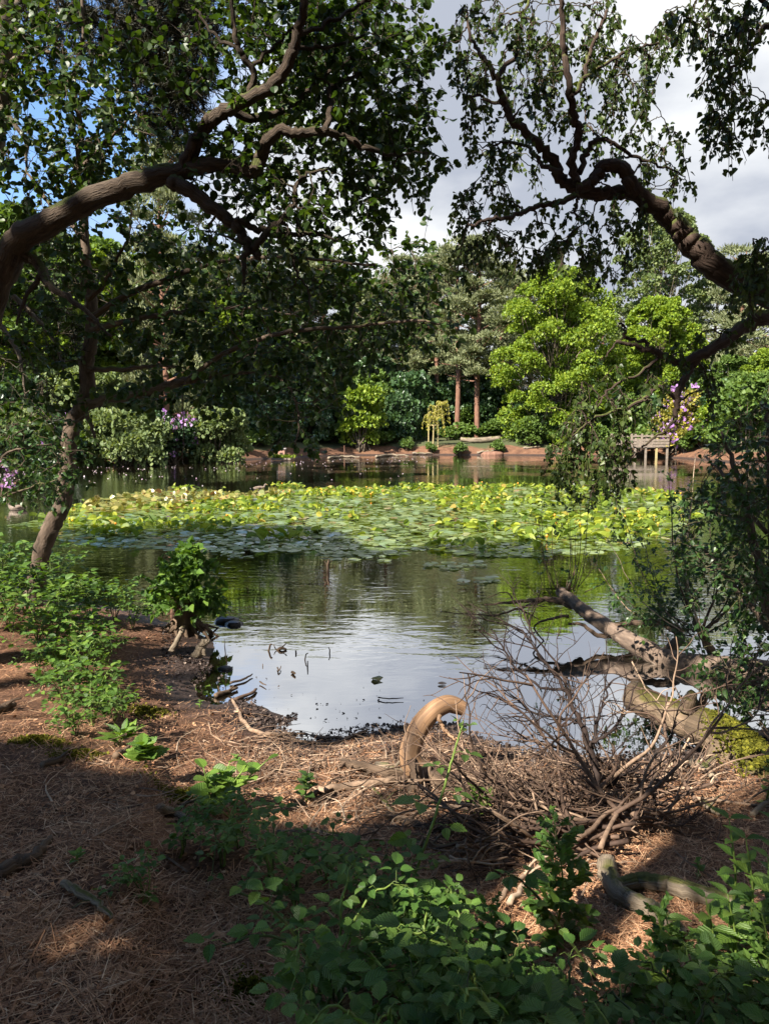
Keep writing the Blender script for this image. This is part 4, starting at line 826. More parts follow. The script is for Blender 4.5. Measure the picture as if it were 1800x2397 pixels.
def arching_alder():
    root = empty('alder_tree', (0, 0, 0), 'alder at the left edge whose thick limb arches over the pond', 'tree')
    sk = []; tb = MB()
    L = [([(-60, 1610), (-42, 1400), (-40, 1150), (-55, 900), (-30, 730), (12, 625), (42, 566), (110, 525), (200, 474), (290, 438), (370, 414), (440, 397), (500, 385), (550, 390), (592, 400), (612, 368), (622, 335), (655, 306), (700, 311), (760, 308), (812, 325), (865, 348), (930, 365)], [6.2, 6.2, 6.2, 6.1, 6.0, 5.9, 5.8, 5.7, 5.6, 5.5, 5.4, 5.4, 5.3, 5.3, 5.2, 5.2, 5.1, 5, 5, 5, 5.1, 5.1, 5.2], [0.156, 0.1326, 0.1248, 0.1209, 0.117, 0.1092, 0.1014, 0.09204, 0.08424, 0.078, 0.0702, 0.0624, 0.0507, 0.0468, 0.0468, 0.0429, 0.039, 0.03276, 0.0312, 0.0273, 0.0234, 0.0195, 0.0117]),
         ([(436, 396), (455, 340), (488, 288), (520, 264), (570, 237), (622, 212), (660, 176), (684, 120), (699, 65), (715, 0), (735, -90)], [5.4, 5.0, 4.7], [0.0585, 0.04836, 0.0429, 0.039, 0.0351, 0.0273, 0.0195]),
         ([(540, 256), (590, 275), (650, 262), (700, 232), (760, 180), (820, 140)], [5.2, 5.4], [0.0351, 0.0234, 0.00936]),
         ([(580, 232), (594, 165), (560, 120), (548, 60), (538, -40)], [5.1, 4.9], [0.0234, 0.0195, 0.0117]), ([(600, 150), (660, 90), (690, 60)], 5.0, [0.01404, 0.00624]), ([(560, 120), (500, 80), (460, 20)], 5.0, [0.01404, 0.00624]),
         ([(695, 80), (760, 60), (830, 20), (900, -30)], [4.9, 5.1], [0.01716, 0.00936]), ([(690, 110), (770, 110), (860, 80)], [4.9, 5.2], [0.0156, 0.0078]),
         ([(404, 424), (450, 450), (500, 490), (545, 520), (570, 555), (595, 582), (602, 600)], [5.35, 5.2], [0.05616, 0.04836, 0.039, 0.0312, 0.0273]), ([(580, 575), (572, 620), (570, 660)], 5.2, [0.02496, 0.0117]),
         ([(553, 512), (600, 535), (640, 541), (690, 550), (740, 545), (790, 565)], [5.25, 5.3], [0.0273, 0.0195, 0.0078]), ([(595, 585), (632, 540), (662, 512), (686, 480), (692, 440), (712, 412), (765, 398)], [5.2, 5.1], [0.02652, 0.0195, 0.00936]),
         ([(642, 545), (680, 585), (692, 630), (720, 675), (726, 722)], [5.25, 5.1], [0.0156, 0.00936, 0.00624]), ([(760, 308), (775, 250), (770, 210), (800, 190), (860, 160)], [5, 5.2], [0.02028, 0.0156, 0.0078]),
         ([(50, 590), (85, 615), (105, 645), (118, 668), (165, 700), (210, 735), (260, 790)], [5.85, 5.6], [0.0468, 0.0351, 0.0234, 0.00936]), ([(100, 640), (60, 700), (40, 760)], 5.8, [0.0234, 0.0078])]
    for a in L: sk.append(limb(*a))
    for P, r in sk: tb.tube(P, r, 12 if r[0] > .05 else 7, .5, rough=.035)
    T = ellipses([(610, 110, 330, 130, 120), (800, 190, 230, 200, 145), (905, 350, 120, 140, 75), (735, 420, 190, 110, 62), (660, 50, 240, 80, 50), (560, 330, 130, 70, 40), (850, 90, 180, 110, 65), (640, 640, 130, 80, 38), (520, 470, 110, 70, 28), (780, 520, 150, 60, 26), (560, 570, 90, 60, 12), (700, 270, 160, 90, 36)], (5.0, 6.8), .82)
    tips = grow(sk, T, tb); lb = MB(); sprays(tips, tb, lb, ROUND, 19, .050, .18, .1)
    tb.build('trunk', M['bark'], root, smooth=True); lb.build('crown', M['alder'], root)
arching_alder()
def leaning_alder():
    g = ground_at(80, 1415); Y = g[1]; root = empty('alder_tree', (0, 0, 0), 'slim alder leaning over the water with its bare curved trunk in dappled sun', 'tree')
    sk = []; tb = MB(); s = Y/1732
    L = [([(70, 1430), (82, 1390), (92, 1330), (105, 1270), (125, 1225), (148, 1182), (158, 1110), (163, 1040), (175, 985), (204, 922), (205, 850), (214, 790), (216, 700), (206, 640), (200, 560), (196, 480), (182, 400), (192, 300), (172, 200), (195, 80), (190, -40)], [Y, Y, Y-.1, Y-.4], [a*s*.78 for a in (38, 28, 25, 26, 26, 25, 24, 24, 24, 23, 21, 19, 17, 15, 12, 11, 9, 8, 7, 5, 4)]),
         ([(190, 952), (240, 935), (310, 925), (380, 906), (440, 890), (500, 880), (570, 872), (650, 880)], [Y-.1, Y-.8], [.075, .06, .05, .03, .012]), ([(206, 865), (290, 865), (360, 856), (430, 860)], [Y-.1, Y-.5], [.035, .025, .01]),
         ([(215, 772), (280, 755), (350, 742), (420, 731), (490, 725), (600, 722), (700, 740)], [Y-.2, Y-1], [.04, .03, .02, .01]), ([(208, 700), (240, 670), (270, 612), (300, 560), (310, 480)], [Y-.2, Y-.6], [.035, .02, .01]),
         ([(212, 745), (300, 690), (400, 650), (520, 610), (640, 600), (760, 610), (880, 620)], [Y-.2, Y-1.6], [.04, .03, .02, .012]), ([(195, 950), (210, 985), (222, 1030)], Y-.1, [.03, .025, .018]),
         ([(440, 890), (520, 830), (620, 790), (740, 770), (860, 760), (960, 750), (1030, 760)], [Y-.6, Y-1.8], [.03, .022, .01]), ([(650, 880), (690, 930), (700, 1000), (690, 1040)], [Y-.8, Y-1.2], [.014, .008]), ([(200, 560), (120, 480), (60, 400)], [Y-.3, Y], [.03, .012]), ([(184, 400), (260, 320), (330, 250)], [Y-.3, Y-.6], [.025, .01]), ([(425, 900), (432, 1000), (428, 1060), (436, 1108)], [Y-.6, Y-.6], [.006, .004])]
    for a in L: sk.append(limb(*a))
    for P, r in sk: tb.tube(P, r, 12 if r[0] > .06 else 7, .5, rough=.03)
    T = ellipses([(110, 230, 190, 240, 190), (240, 300, 150, 160, 100), (120, 130, 150, 130, 80), (90, 600, 120, 160, 30), (300, 580, 200, 110, 70), (430, 690, 330, 120, 150), (560, 800, 300, 110, 130), (760, 740, 200, 120, 120), (860, 660, 130, 90, 50), (960, 660, 80, 60, 30), (1010, 740, 60, 70, 26), (680, 920, 110, 90, 42), (690, 1020, 45, 60, 16), (480, 900, 220, 70, 46), (600, 870, 230, 70, 40), (110, 890, 130, 120, 34), (60, 1000, 80, 60, 12), (880, 820, 90, 50, 20), (160, 470, 130, 120, 26), (980, 590, 50, 60, 14), (700, 640, 200, 60, 40)], (7.5, 9.8), .58)
    tips = grow(sk, T, tb, .009); lb = MB(); sprays(tips, tb, lb, ROUND, 20, .070, .26, .25)
    tb.build('trunk', M['smoothbark'], root, smooth=True); lb.build('crown', M['alder'], root)
leaning_alder()
def hanging_birch():
    root = empty('birch_tree', (0, 0, 0), 'birch at the right edge with a looped dark limb and drooping sprays', 'tree')
    sk = []; tb = MB()
    L = [([(2080, 1700), (2040, 1400), (1990, 1050), (1950, 850), (1880, 745), (1800, 686), (1740, 660), (1686, 632), (1640, 595), (1604, 557), (1575, 520), (1550, 494), (1515, 470), (1478, 448), (1430, 452), (1388, 452), (1350, 441), (1312, 417), (1296, 374), (1252, 330), (1205, 287), (1177, 238), (1165, 190), (1138, 146), (1106, 100), (1090, 40)], [5.2, 5.2, 5.1, 5.0, 5, 4.9, 4.8, 4.8, 4.7, 4.7, 4.8], [0.16, 0.136, 0.12, 0.112, 0.1, 0.0944, 0.0896, 0.084, 0.08, 0.072, 0.064, 0.06, 0.056, 0.0496, 0.04, 0.0384, 0.0368, 0.036, 0.032, 0.028, 0.024, 0.0216, 0.0184, 0.0144, 0.0104, 0.0064]),
         ([(1490, 452), (1478, 428), (1458, 395), (1431, 386), (1406, 392), (1394, 417), (1374, 434), (1352, 440)], [4.75, 4.72], [0.044, 0.044, 0.04, 0.036, 0.036, 0.032]),
         ([(1350, 430), (1336, 379), (1348, 335), (1355, 303), (1342, 265), (1333, 217), (1323, 146), (1317, 81), (1312, 10), (1300, -60)], [4.72, 4.5], [0.0272, 0.024, 0.0224, 0.0176, 0.0112]), ([(1336, 227), (1366, 184), (1377, 130), (1398, 80), (1420, 20)], [4.6, 4.7], [0.016, 0.0096]),
         ([(1358, 402), (1371, 352), (1409, 325), (1469, 357), (1523, 380), (1580, 400)], [4.72, 4.9], [0.02, 0.0128, 0.0064]), ([(1350, 452), (1312, 474), (1268, 480), (1225, 496), (1193, 509), (1150, 512), (1100, 530)], [4.72, 4.5], [0.0208, 0.016, 0.008]),
         ([(1312, 404), (1274, 390), (1252, 363), (1225, 340), (1180, 335), (1130, 345)], [4.7, 4.9], [0.0176, 0.012, 0.0048]), ([(1174, 238), (1155, 241), (1117, 222), (1090, 230)], [4.75, 4.8], [0.012, 0.0064]),
         ([(1165, 180), (1182, 157), (1209, 125), (1220, 54), (1250, -30)], [4.78, 4.9], [0.016, 0.0096]), ([(1366, 184), (1430, 140), (1500, 110), (1560, 100)], [4.6, 4.9], [0.012, 0.0056]), ([(1350, 455), (1350, 480), (1345, 500), (1370, 520)], 4.7, [0.0112, 0.0064]),
         ([(1960, 900), (1880, 770), (1800, 743), (1745, 762), (1686, 806), (1631, 834), (1588, 853)], [5.05, 4.9, 4.8, 4.8], [0.08, 0.06, 0.0496, 0.044, 0.04, 0.032, 0.024]), ([(1590, 850), (1550, 830), (1512, 818), (1480, 806), (1440, 800)], [4.8, 4.7], [0.0224, 0.0192, 0.0112]),
         ([(1523, 820), (1512, 800), (1496, 797), (1465, 790), (1460, 768), (1450, 755)], 4.75, [0.0128, 0.0112, 0.0064]), ([(1465, 790), (1440, 805), (1415, 835)], 4.75, [0.008, 0.004]), ([(1631, 836), (1604, 882), (1589, 920), (1584, 950), (1580, 985)], [4.82, 4.7], [0.0272, 0.0224, 0.0144]),
         ([(1584, 935), (1540, 908), (1496, 940), (1442, 962), (1390, 980), (1340, 1020)], [4.75, 4.5], [0.0144, 0.0112, 0.0048]), ([(1550, 830), (1500, 870), (1440, 900), (1400, 950)], [4.8, 4.6], [0.0112, 0.0048]), ([(1584, 980), (1540, 1020), (1490, 1060), (1460, 1100)], [4.7, 4.6], [0.0096, 0.004]),
         ([(1950, 420), (1900, 180), (1850, 70), (1800, 58), (1765, 105), (1722, 150), (1700, 185)], [4.9, 4.5], [0.048, 0.032, 0.02, 0.0112, 0.0048]), ([(1850, 70), (1780, 0), (1700, -30), (1620, -20)], [4.6, 4.4], [0.016, 0.0064]), ([(1970, 760), (1900, 560), (1840, 560), (1780, 590)], [5, 4.8], [0.024, 0.008]), ([(1990, 1000), (1960, 700), (1960, 400), (1900, 100), (1850, -100)], [5.1, 4.9], [0.104, 0.08, 0.056, 0.032])]
    for a in L: sk.append(limb(*a))
    for P, r in sk: tb.tube(P, r, 12 if r[0] > .045 else 7, .5, rough=.014)
    T = ellipses([(1190, 90, 150, 110, 78), (1340, 70, 140, 100, 78), (1460, 120, 100, 90, 60), (1545, 95, 50, 55, 20), (1110, 220, 50, 150, 34), (1200, 200, 110, 100, 40), (1130, 490, 80, 70, 46), (1230, 565, 120, 62, 62), (1420, 565, 100, 60, 50), (1330, 580, 110, 40, 30), (1480, 330, 110, 60, 40), (1560, 400, 55, 65, 22), (1365, 250, 100, 100, 40), (1260, 250, 70, 90, 24), (1160, 340, 90, 60, 30), (1430, 490, 100, 50, 30), (1250, 430, 110, 50, 20), (1450, 220, 90, 50, 28), (1080, 590, 50, 50, 14), (1400, 640, 50, 30, 8), (1130, 40, 70, 60, 26)], (4.55, 5.7), .5)
    T2 = ellipses([(1650, 40, 110, 50, 34), (1700, 170, 50, 90, 24), (1690, 285, 45, 50, 16), (1765, 20, 60, 40, 14), (1790, 265, 18, 40, 6), (1780, 600, 50, 60, 26), (1760, 680, 60, 40, 14)], (4.2, 4.9))
    T3 = ellipses([(1440, 900, 90, 60, 26), (1400, 985, 80, 70, 40), (1345, 1050, 60, 70, 36), (1440, 1080, 50, 60, 26), (1530, 890, 60, 50, 16), (1620, 810, 50, 50, 18), (1690, 800, 60, 50, 12), (1400, 1150, 60, 25, 12), (1340, 960, 60, 60, 18), (1650, 900, 40, 50, 10), (1325, 1100, 30, 40, 8)], (4.5, 5.3), .55)
    lb = MB()
    sprays(grow(sk, T, tb, .007), tb, lb, BIRCH, 20, .034, .13, .3, hang=True)
    sprays(grow(sk, T2, tb, .006), tb, lb, BIRCH, 20, .034, .15, .5, hang=True)
    sprays(grow(sk, T3, tb, .006), tb, lb, BIRCH, 22, .034, .14, .4, hang=True)
    tb.build('trunk', M['birchbark'], root, smooth=True); lb.build('crown', M['birch'], root)
hanging_birch()
def dark_pine():
    x, Y = at(-240, 1400, 9.5)[0], 9.5; root = empty('pine_tree', (0, 0, 0), 'dark pine whose needle boughs hang in the upper left corner against blue sky', 'tree')
    tb = MB(); sk = []
    L = [([(-150, 1450), (-130, 1000), (-60, 600), (-20, 300), (10, 60), (20, -200)], 9.5, [.24, .22, .2, .18, .17, .15]), ([(10, 40), (120, -40), (260, -50), (380, 0), (440, 90), (450, 190)], [9.5, 9.2], [.08, .05, .015]), ([(260, -50), (330, 60), (370, 170), (400, 260)], [9.3, 9], [.03, .01]), ([(0, 160), (90, 120), (180, 140)], [9.5, 9.3], [.05, .01]),
         ([(0, 250), (60, 330), (60, 420)], 9.4, [.04, .01]), ([(-20, 650), (60, 720), (130, 800), (150, 870)], [9.4, 9], [.04, .012]), ([(-30, 720), (40, 820), (60, 920)], [9.4, 9], [.04, .012])]
    for a in L: sk.append(limb(*a))
    for P, r in sk: tb.tube(P, r, 10 if r[0] > .05 else 6, .5, rough=.05)
    T = ellipses([(400, 80, 95, 100, 120), (420, 200, 65, 90, 80), (340, 60, 90, 70, 70), (440, 40, 40, 50, 30), (400, 270, 40, 50, 24), (250, 10, 110, 60, 50), (120, 60, 120, 90, 40), (380, 160, 60, 60, 40)], (8.6, 9.8))
    T2 = ellipses([(90, 800, 110, 110, 46), (150, 700, 110, 60, 20), (60, 950, 80, 40, 12), (120, 640, 80, 60, 16)], (8.6, 9.6))
    lb = MB()
    for T_, per in ((T, 110), (T2, 22)):
        for a, t in grow(sk, T_, tb, .008):
            d = unit((t-a)[None])[0]+np.array([0, 0, -.3]); e = t+d*.22; tb.tube([t, (t+e)/2, e], [.005, .004, .002], 4, .2, cap=False); f = RNG.random(per)
            lb.scatter(NEEDLE, t+(e-t)*f[:, None], unit(d*.6+rv(per)), rv(per), .09*(.7+.6*RNG.random(per)), W=.085)
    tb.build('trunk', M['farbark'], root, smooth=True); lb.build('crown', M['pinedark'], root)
dark_pine()
def shade_trees():
    """the wood the photographer stands in: unseen trees added for shade, crowns culled to leave the sunlit patches"""
    for i, (x, y, H, W, n) in enumerate([(-6.0, -4.0, 12, 9, 20000), (-9.5, -8.0, 16, 10, 17000), (-3.5, -8.5, 16, 9, 14000), (-12.5, -.5, 13, 8, 14000), (-2.2, -2.6, 8.5, 5.0, 7000), (-13, 6.0, 14, 8, 9000), (1.5, -5.0, 14, 7, 12000), (-9.2, 8.6, 10.5, 6, 12000), (6.5, -3.0, 14, 8, 12000), (3.5, -10, 17, 10, 12000), (9.5, 3.5, 13, 7, 10000), (-5, -14, 18, 11, 12000), (-13, -4, 17, 9, 12000), (8, -9, 18, 10, 12000), (-1, -18, 20, 12, 12000)]):
        root = empty('unseen_shade_tree', (x, y, gz(x, y)), 'unseen woodland tree added round the viewpoint, crown cut to shape the shade', 'tree', 'unseen shading trees round the viewpoint')
        tb = MB(); cen = []; rad = []
        tr = smooth_path([[0, 0, -.3], [.1, .1, H*.4], [-.1, 0, H*.9]], 6); tb.tube(tr, lin([.28, .2, .05], len(tr)), 9)
        for k in range(60):
            a = k*2.399; z = .3+.68*(k+.5)/60; rr = math.sqrt(max(.05, 1-((z-.55)/.5)**2))*(.3+.7*RNG.random()**.5); c = np.array([math.cos(a)*rr*W*.5, math.sin(a)*rr*W*.5, z*H]); cen.append(c); rad.append(W*.13)
            s = tr[int(min(.85, z*.75)*(len(tr)-1))]; lp = smooth_path([s, (s+c)/2-np.array([0, 0, .3]), c], 4); tb.tube(lp, lin([.06, .03, .01], len(lp)), 5)
        tb.build('trunk', M['farbark'], root, smooth=True); cb = MB(); off = np.array([x, y, gz(x, y)])
        lobe_leaves(cb, np.array(cen), np.array(rad), n, .24, CLUMP, .7, .5, keep=lambda P: keep_light(P+off)); cb.build('crown', M['green'], root)  # added crown, leaves removed wherever sun is wanted below
shade_trees()

# ------------------------------------------------------------------ the near bank: litter
def ground_many(px, py):
    z = np.full(len(px), .4)
    for _ in range(10): p = onz(px, py, z) if False else EYE+pdir(px, py)*((z-EYE[2])/pdir(px, py)[:, 2])[:, None]; z = .5*z+.5*height(p[:, 0], p[:, 1])
    p = EYE+pdir(px, py)*((z-EYE[2])/pdir(px, py)[:, 2])[:, None]; p[:, 2] = height(p[:, 0], p[:, 1]); return p
def litter():
    n = 95000; px = RNG.uniform(-80, 1880, n); py = 1420+1100*RNG.random(n)**.85
    P = ground_many(px, py); d = shore_dist(P[:, 0], P[:, 1]); m = (d > .12+.25*RNG.random(n)) & (P[:, 1] < 9) & (vnoise(P[:, 0], P[:, 1], 1.6, 21)*.6+vnoise(P[:, 0], P[:, 1], 5, 22)*.4 > .20+.45*RNG.random(n)*RNG.random(n)); P = P[m]; n = len(P)
    D = unit(RNG.normal(size=(n, 3))*[1, 1, .12]); N = unit(rv(n)*.35+[0, 0, 1]); P[:, 2] += .004+.012*RNG.random(n)
    b = MB(); b.scatter(NEEDLE, P, D, N, RNG.uniform(.035, .10, n), np.clip(RNG.beta(2, 1.8, n), 0, 1), W=.0022/.07*(.7+.9*RNG.random(n)))
    tag(b.build('needle_litter', M['litter']), 'fallen pine needles carpeting the bank', 'needles', kind='stuff')
    n = 9000; px = RNG.uniform(-60, 1860, n); py = 1450+1000*RNG.random(n)**.9; P = ground_many(px, py); d = shore_dist(P[:, 0], P[:, 1]); m = (d > .2) & (P[:, 1] < 9); P = P[m]; n = len(P); P[:, 2] += .006
    b = MB(); b.scatter(CLUMP, P, unit(RNG.normal(size=(n, 3))*[1, 1, .25]), unit(rv(n)*.7+[0, 0, 1]), .008+.022*RNG.random(n)**2, RNG.beta(1.6, 2.2, n)); tag(b.build('leaf_litter', M['litter']), 'brown leaf scraps and bark flakes on the bank', 'leaf litter', kind='stuff')
    # drier clutter and wet bits along the waterline
    n = 15000; px = RNG.uniform(380, 1860, n); py = np.interp(px, [380, 480, 640, 900, 1060, 1250, 1860], [1480, 1560, 1690, 1705, 1700, 1768, 1740])+RNG.gamma(1.5, 26, n)-14; P = ground_many(px, py); d = shore_dist(P[:, 0], P[:, 1]); m = d > -.10; P = P[m]; n = len(P); P[:, 2] = np.maximum(P[:, 2], 0)+.004
    b = MB(); b.scatter(CLUMP, P, unit(RNG.normal(size=(n, 3))*[1, 1, .3]), unit(rv(n)*.8+[0, 0, 1]), .008+.03*RNG.random(n)**3, RNG.beta(1.3, 2.4, n)); tag(b.build('mud_debris', M['mudbits']), 'wet bark crumbs and mud bits along the waterline', 'debris', kind='stuff')
    b = MB(); n = 1300
    px = np.concatenate([RNG.normal(1000, 330, n), RNG.normal(760, 150, 350)]); py = np.concatenate([1800+RNG.gamma(2, 55, n)-60, RNG.normal(1760, 45, 350)]); P = ground_many(px, py); d = shore_dist(P[:, 0], P[:, 1])
    for p, q in zip(P, d):
        if q < .03 or p[1] > 7: continue
        L = .06+.30*RNG.random()**2; a = RNG.normal()*.8+(0 if RNG.random() < .7 else 1.5); dr = np.array([math.cos(a), math.sin(a), .08*RNG.normal()])
        Q = smooth_path([p+[0, 0, .008], p+dr*L*.5+[.03*RNG.normal(), .03*RNG.normal(), .012+.02*RNG.random()], p+dr*L+[0, 0, .008+.03*RNG.random()]], 3); b.tube(Q, lin([.0022+.004*RNG.random(), .0015], len(Q)), 4, RNG.beta(2, 1.6), cap=False)
    tag(b.build('twig_litter', M['twig']), 'tangle of fallen twigs strewn over the bank', 'twigs', kind='stuff')
    # moss cushions
    for k, (x, y, s, l) in enumerate([(170, 1770, .11, 'moss cushion beside a dark stub on the left bank'), (205, 1765, .06, 'little moss tuft right of the moss cushion'), (425, 1870, .16, 'moss on the step of the bank beside the alder seedling'), (345, 1665, .15, 'low moss patch on the sunny slope under the brambles'), (90, 1735, .14, 'faint moss patch on the sunny left bank'), (590, 2320, .12, 'moss along the bottom edge of the shelf')]):
        c = ground_at(x, y); n = 900; q = RNG.normal(size=(n, 2))*s*.5; Pm = np.stack([c[0]+q[:, 0], c[1]+q[:, 1]*.7, 0*q[:, 0]], 1); Pm[:, 2] = height(Pm[:, 0], Pm[:, 1])+np.exp(-(q**2).sum(1)/(s*.5)**2)*s*.22*RNG.random(n)
        b = MB(); b.scatter(CLUMP, Pm, unit(rv(n)+[0, 0, .8]), rv(n), .010+.012*RNG.random(n)); tag(b.build('moss_cushion', M['moss'], origin=c), l, 'moss')
litter()

# ------------------------------------------------------------------ dead wood
def wood(name, mat, pts, Y, r, label, cat, sides=9, rough=.05, n=6, jit=.004, extra=(), group=None, root=None, part=None):
    P, rr = limb(pts, Y, r, n, jit); b = MB(); b.tube(P, rr, sides, RNG.random()*.6+.2, rough=rough)
    for e in extra: p, q = limb(*e, n=4, jit=jit); b.tube(p, q, max(5, sides-3), RNG.random()*.6+.2, rough=rough)
    if root is not None: return b.build(part, M[mat], root, smooth=True)
    return tag(b.build(name, M[mat], smooth=True, origin=P[0]), label, cat, group)
def lie(pts, lift=.02): 
    """depths that lay a drawn stick on the ground"""
    return [ground_at(a, b)[1]-lift*1.5 for a, b in pts]
def branching(b, p, d, L, r, lev, mat_r=(.2, .9), bend=.25, side=3):
    k = 5; P = [np.array(p, float)]; v = np.array(d, float)
    for i in range(k):
        v = unit((v+RNG.normal(size=3)*bend)[None])[0]; P.append(P[-1]+v*L/k)
    P = np.array(P); P[:, 2] = np.maximum(P[:, 2], height(P[:, 0], P[:, 1])+.012); P = smooth_path(P, 3)
    b.tube(P, lin([r, r*.4], len(P)), 6 if r > .008 else 4, RNG.uniform(*mat_r), cap=r > .01, rough=.05)
    if lev <= 0: return
    for q in range(side+(RNG.random() < .5)):
        i = int(len(P)*(.25+.7*RNG.random())); i = min(i, len(P)-2); dv = unit((unit((P[i+1]-P[i])[None])[0]+RNG.normal(size=3)*.65)[None])[0]
        branching(b, P[i], dv, L*(.35+.35*RNG.random()), r*.55, lev-1, mat_r, bend, side)
def driftwood():
    root = empty('driftwood_trunk', (0, 0, 0), 'pale barkless trunk whose hooked end rears up at the waterline', 'log')
    pts = [(1084, 1659), (1068, 1652), (1046, 1648), (1018, 1662), (992, 1687), (976, 1713), (965, 1740), (959, 1766), (970, 1795), (995, 1818), (1033, 1830)]
    P, r = limb(pts, [4.56, 4.55, 4.5, 4.42, 4.34, 4.3, 4.26], [.046, .053, .057, .060, .063, .064, .064, .064, .074, .088, .080], 8, 0); b = MB(); b.tube(P, r, 28, .5, rough=.004); b.build('bare_trunk', M['drift'], root, smooth=True)
    wood(None, 'drift', [(1027, 1674), (1033, 1696), (1043, 1713), (1060, 1726), (1075, 1730)], [4.38, 4.2], [.014, .010, .009, .005], None, None, 8, .05, root=root, part='broken_branch')
    wood(None, 'rottenlog', [(965, 1780), (969, 1800), (971, 1829), (958, 1860), (930, 1889), (900, 1912)], [4.2, 4.05, 3.9], [.03, .03, .026, .022, .016], None, None, 9, .08, root=root, part='root')
    wood(None, 'rottenlog', [(990, 1815), (1033, 1831), (1079, 1844), (1127, 1853), (1175, 1857), (1247, 1866), (1330, 1892), (1400, 1935), (1440, 1990)], [4.25, 4.2, 4.1, 3.95, 3.7], [.07, .072, .062, .058, .062, .065, .06, .05], None, None, 14, .06, root=root, part='buried_trunk')
driftwood()
wood('mossy_log', 'mossylog', [(1482, 1628), (1530, 1655), (1600, 1688), (1680, 1722), (1755, 1785), (1800, 1850), (1850, 1960)], [5.5, 5.2, 4.8, 4.2], [.115, .105, .11, .145, .165, .175, .18], 'sawn log thick with yellow moss on its back, leaning from the right over the water', 'log', 18, .035, 8,
     extra=[([(1605, 1665), (1612, 1640), (1622, 1622)], [5.15, 5.1], [.06, .05, .03]), ([(1690, 1740), (1660, 1780), (1640, 1800)], [4.9, 4.8], [.06, .04, .03])])
def forked_branch():
    A = [(1418, 2020), (1425, 2050), (1442, 2088), (1480, 2110), (1523, 2130), (1560, 2155), (1592, 2185)]; B = [(1440, 2075), (1496, 2064), (1560, 2072), (1620, 2088), (1680, 2105), (1740, 2126), (1800, 2168), (1850, 2200)]
    b = MB(); o = None
    for pts, r, up in ((A, [.05, .046, .044, .046, .042, .036, .03], .05), (B, [.036, .042, .044, .044, .042, .04, .04], .05)):
        P = []
        for x, y in pts: q = ground_at(x, y+22); P.append(at(x, y, q[1]))
        P = smooth_path(np.array(P), 7, .003); o = P[0] if o is None else o; b.tube(P, lin(r, len(P))*.82, 14, .5, rough=.03)
    tag(b.build('forked_branch', M['greylog'], smooth=True, origin=o), 'forked grey green dead branch among the weeds at the lower right', 'log')
forked_branch()
def log_moss():
    P, r = limb([(1530, 1655), (1600, 1688), (1680, 1722), (1755, 1785), (1800, 1850)], [5.4, 5.2, 4.8, 4.4], [.10, .11, .145, .165, .172], 10, 0); n = 5200; i = RNG.integers(0, len(P)-1, n); f = RNG.random(n); c = P[i]+(P[i+1]-P[i])*f[:, None]; T = unit(P[i+1]-P[i]); sd = unit(np.cross(T, [0, 0, 1])); up = np.cross(sd, T); a = RNG.normal(size=n)*.62
    k = (vnoise(c[:, 0]+a*.15, c[:, 1]+c[:, 2], 6, 31)*.6+vnoise(c[:, 0]+a*.2, c[:, 1], 16, 32)*.4 > .37+.12*(i < len(P)*.3)); c, sd, up, a, i = c[k], sd[k], up[k], a[k], i[k]; d = sd*np.sin(a)[:, None]+up*np.cos(a)[:, None]; q = c+d*r[i][:, None]*.99
    b = MB(); b.scatter(CLUMP, q, unit(d+rv(len(q))*.8), rv(len(q)), .012+.016*RNG.random(len(q))); o = b.build('moss', M['moss'], bpy.data.objects['mossy_log']); o.matrix_parent_inverse = bpy.data.objects['mossy_log'].matrix_basis.inverted()
log_moss()
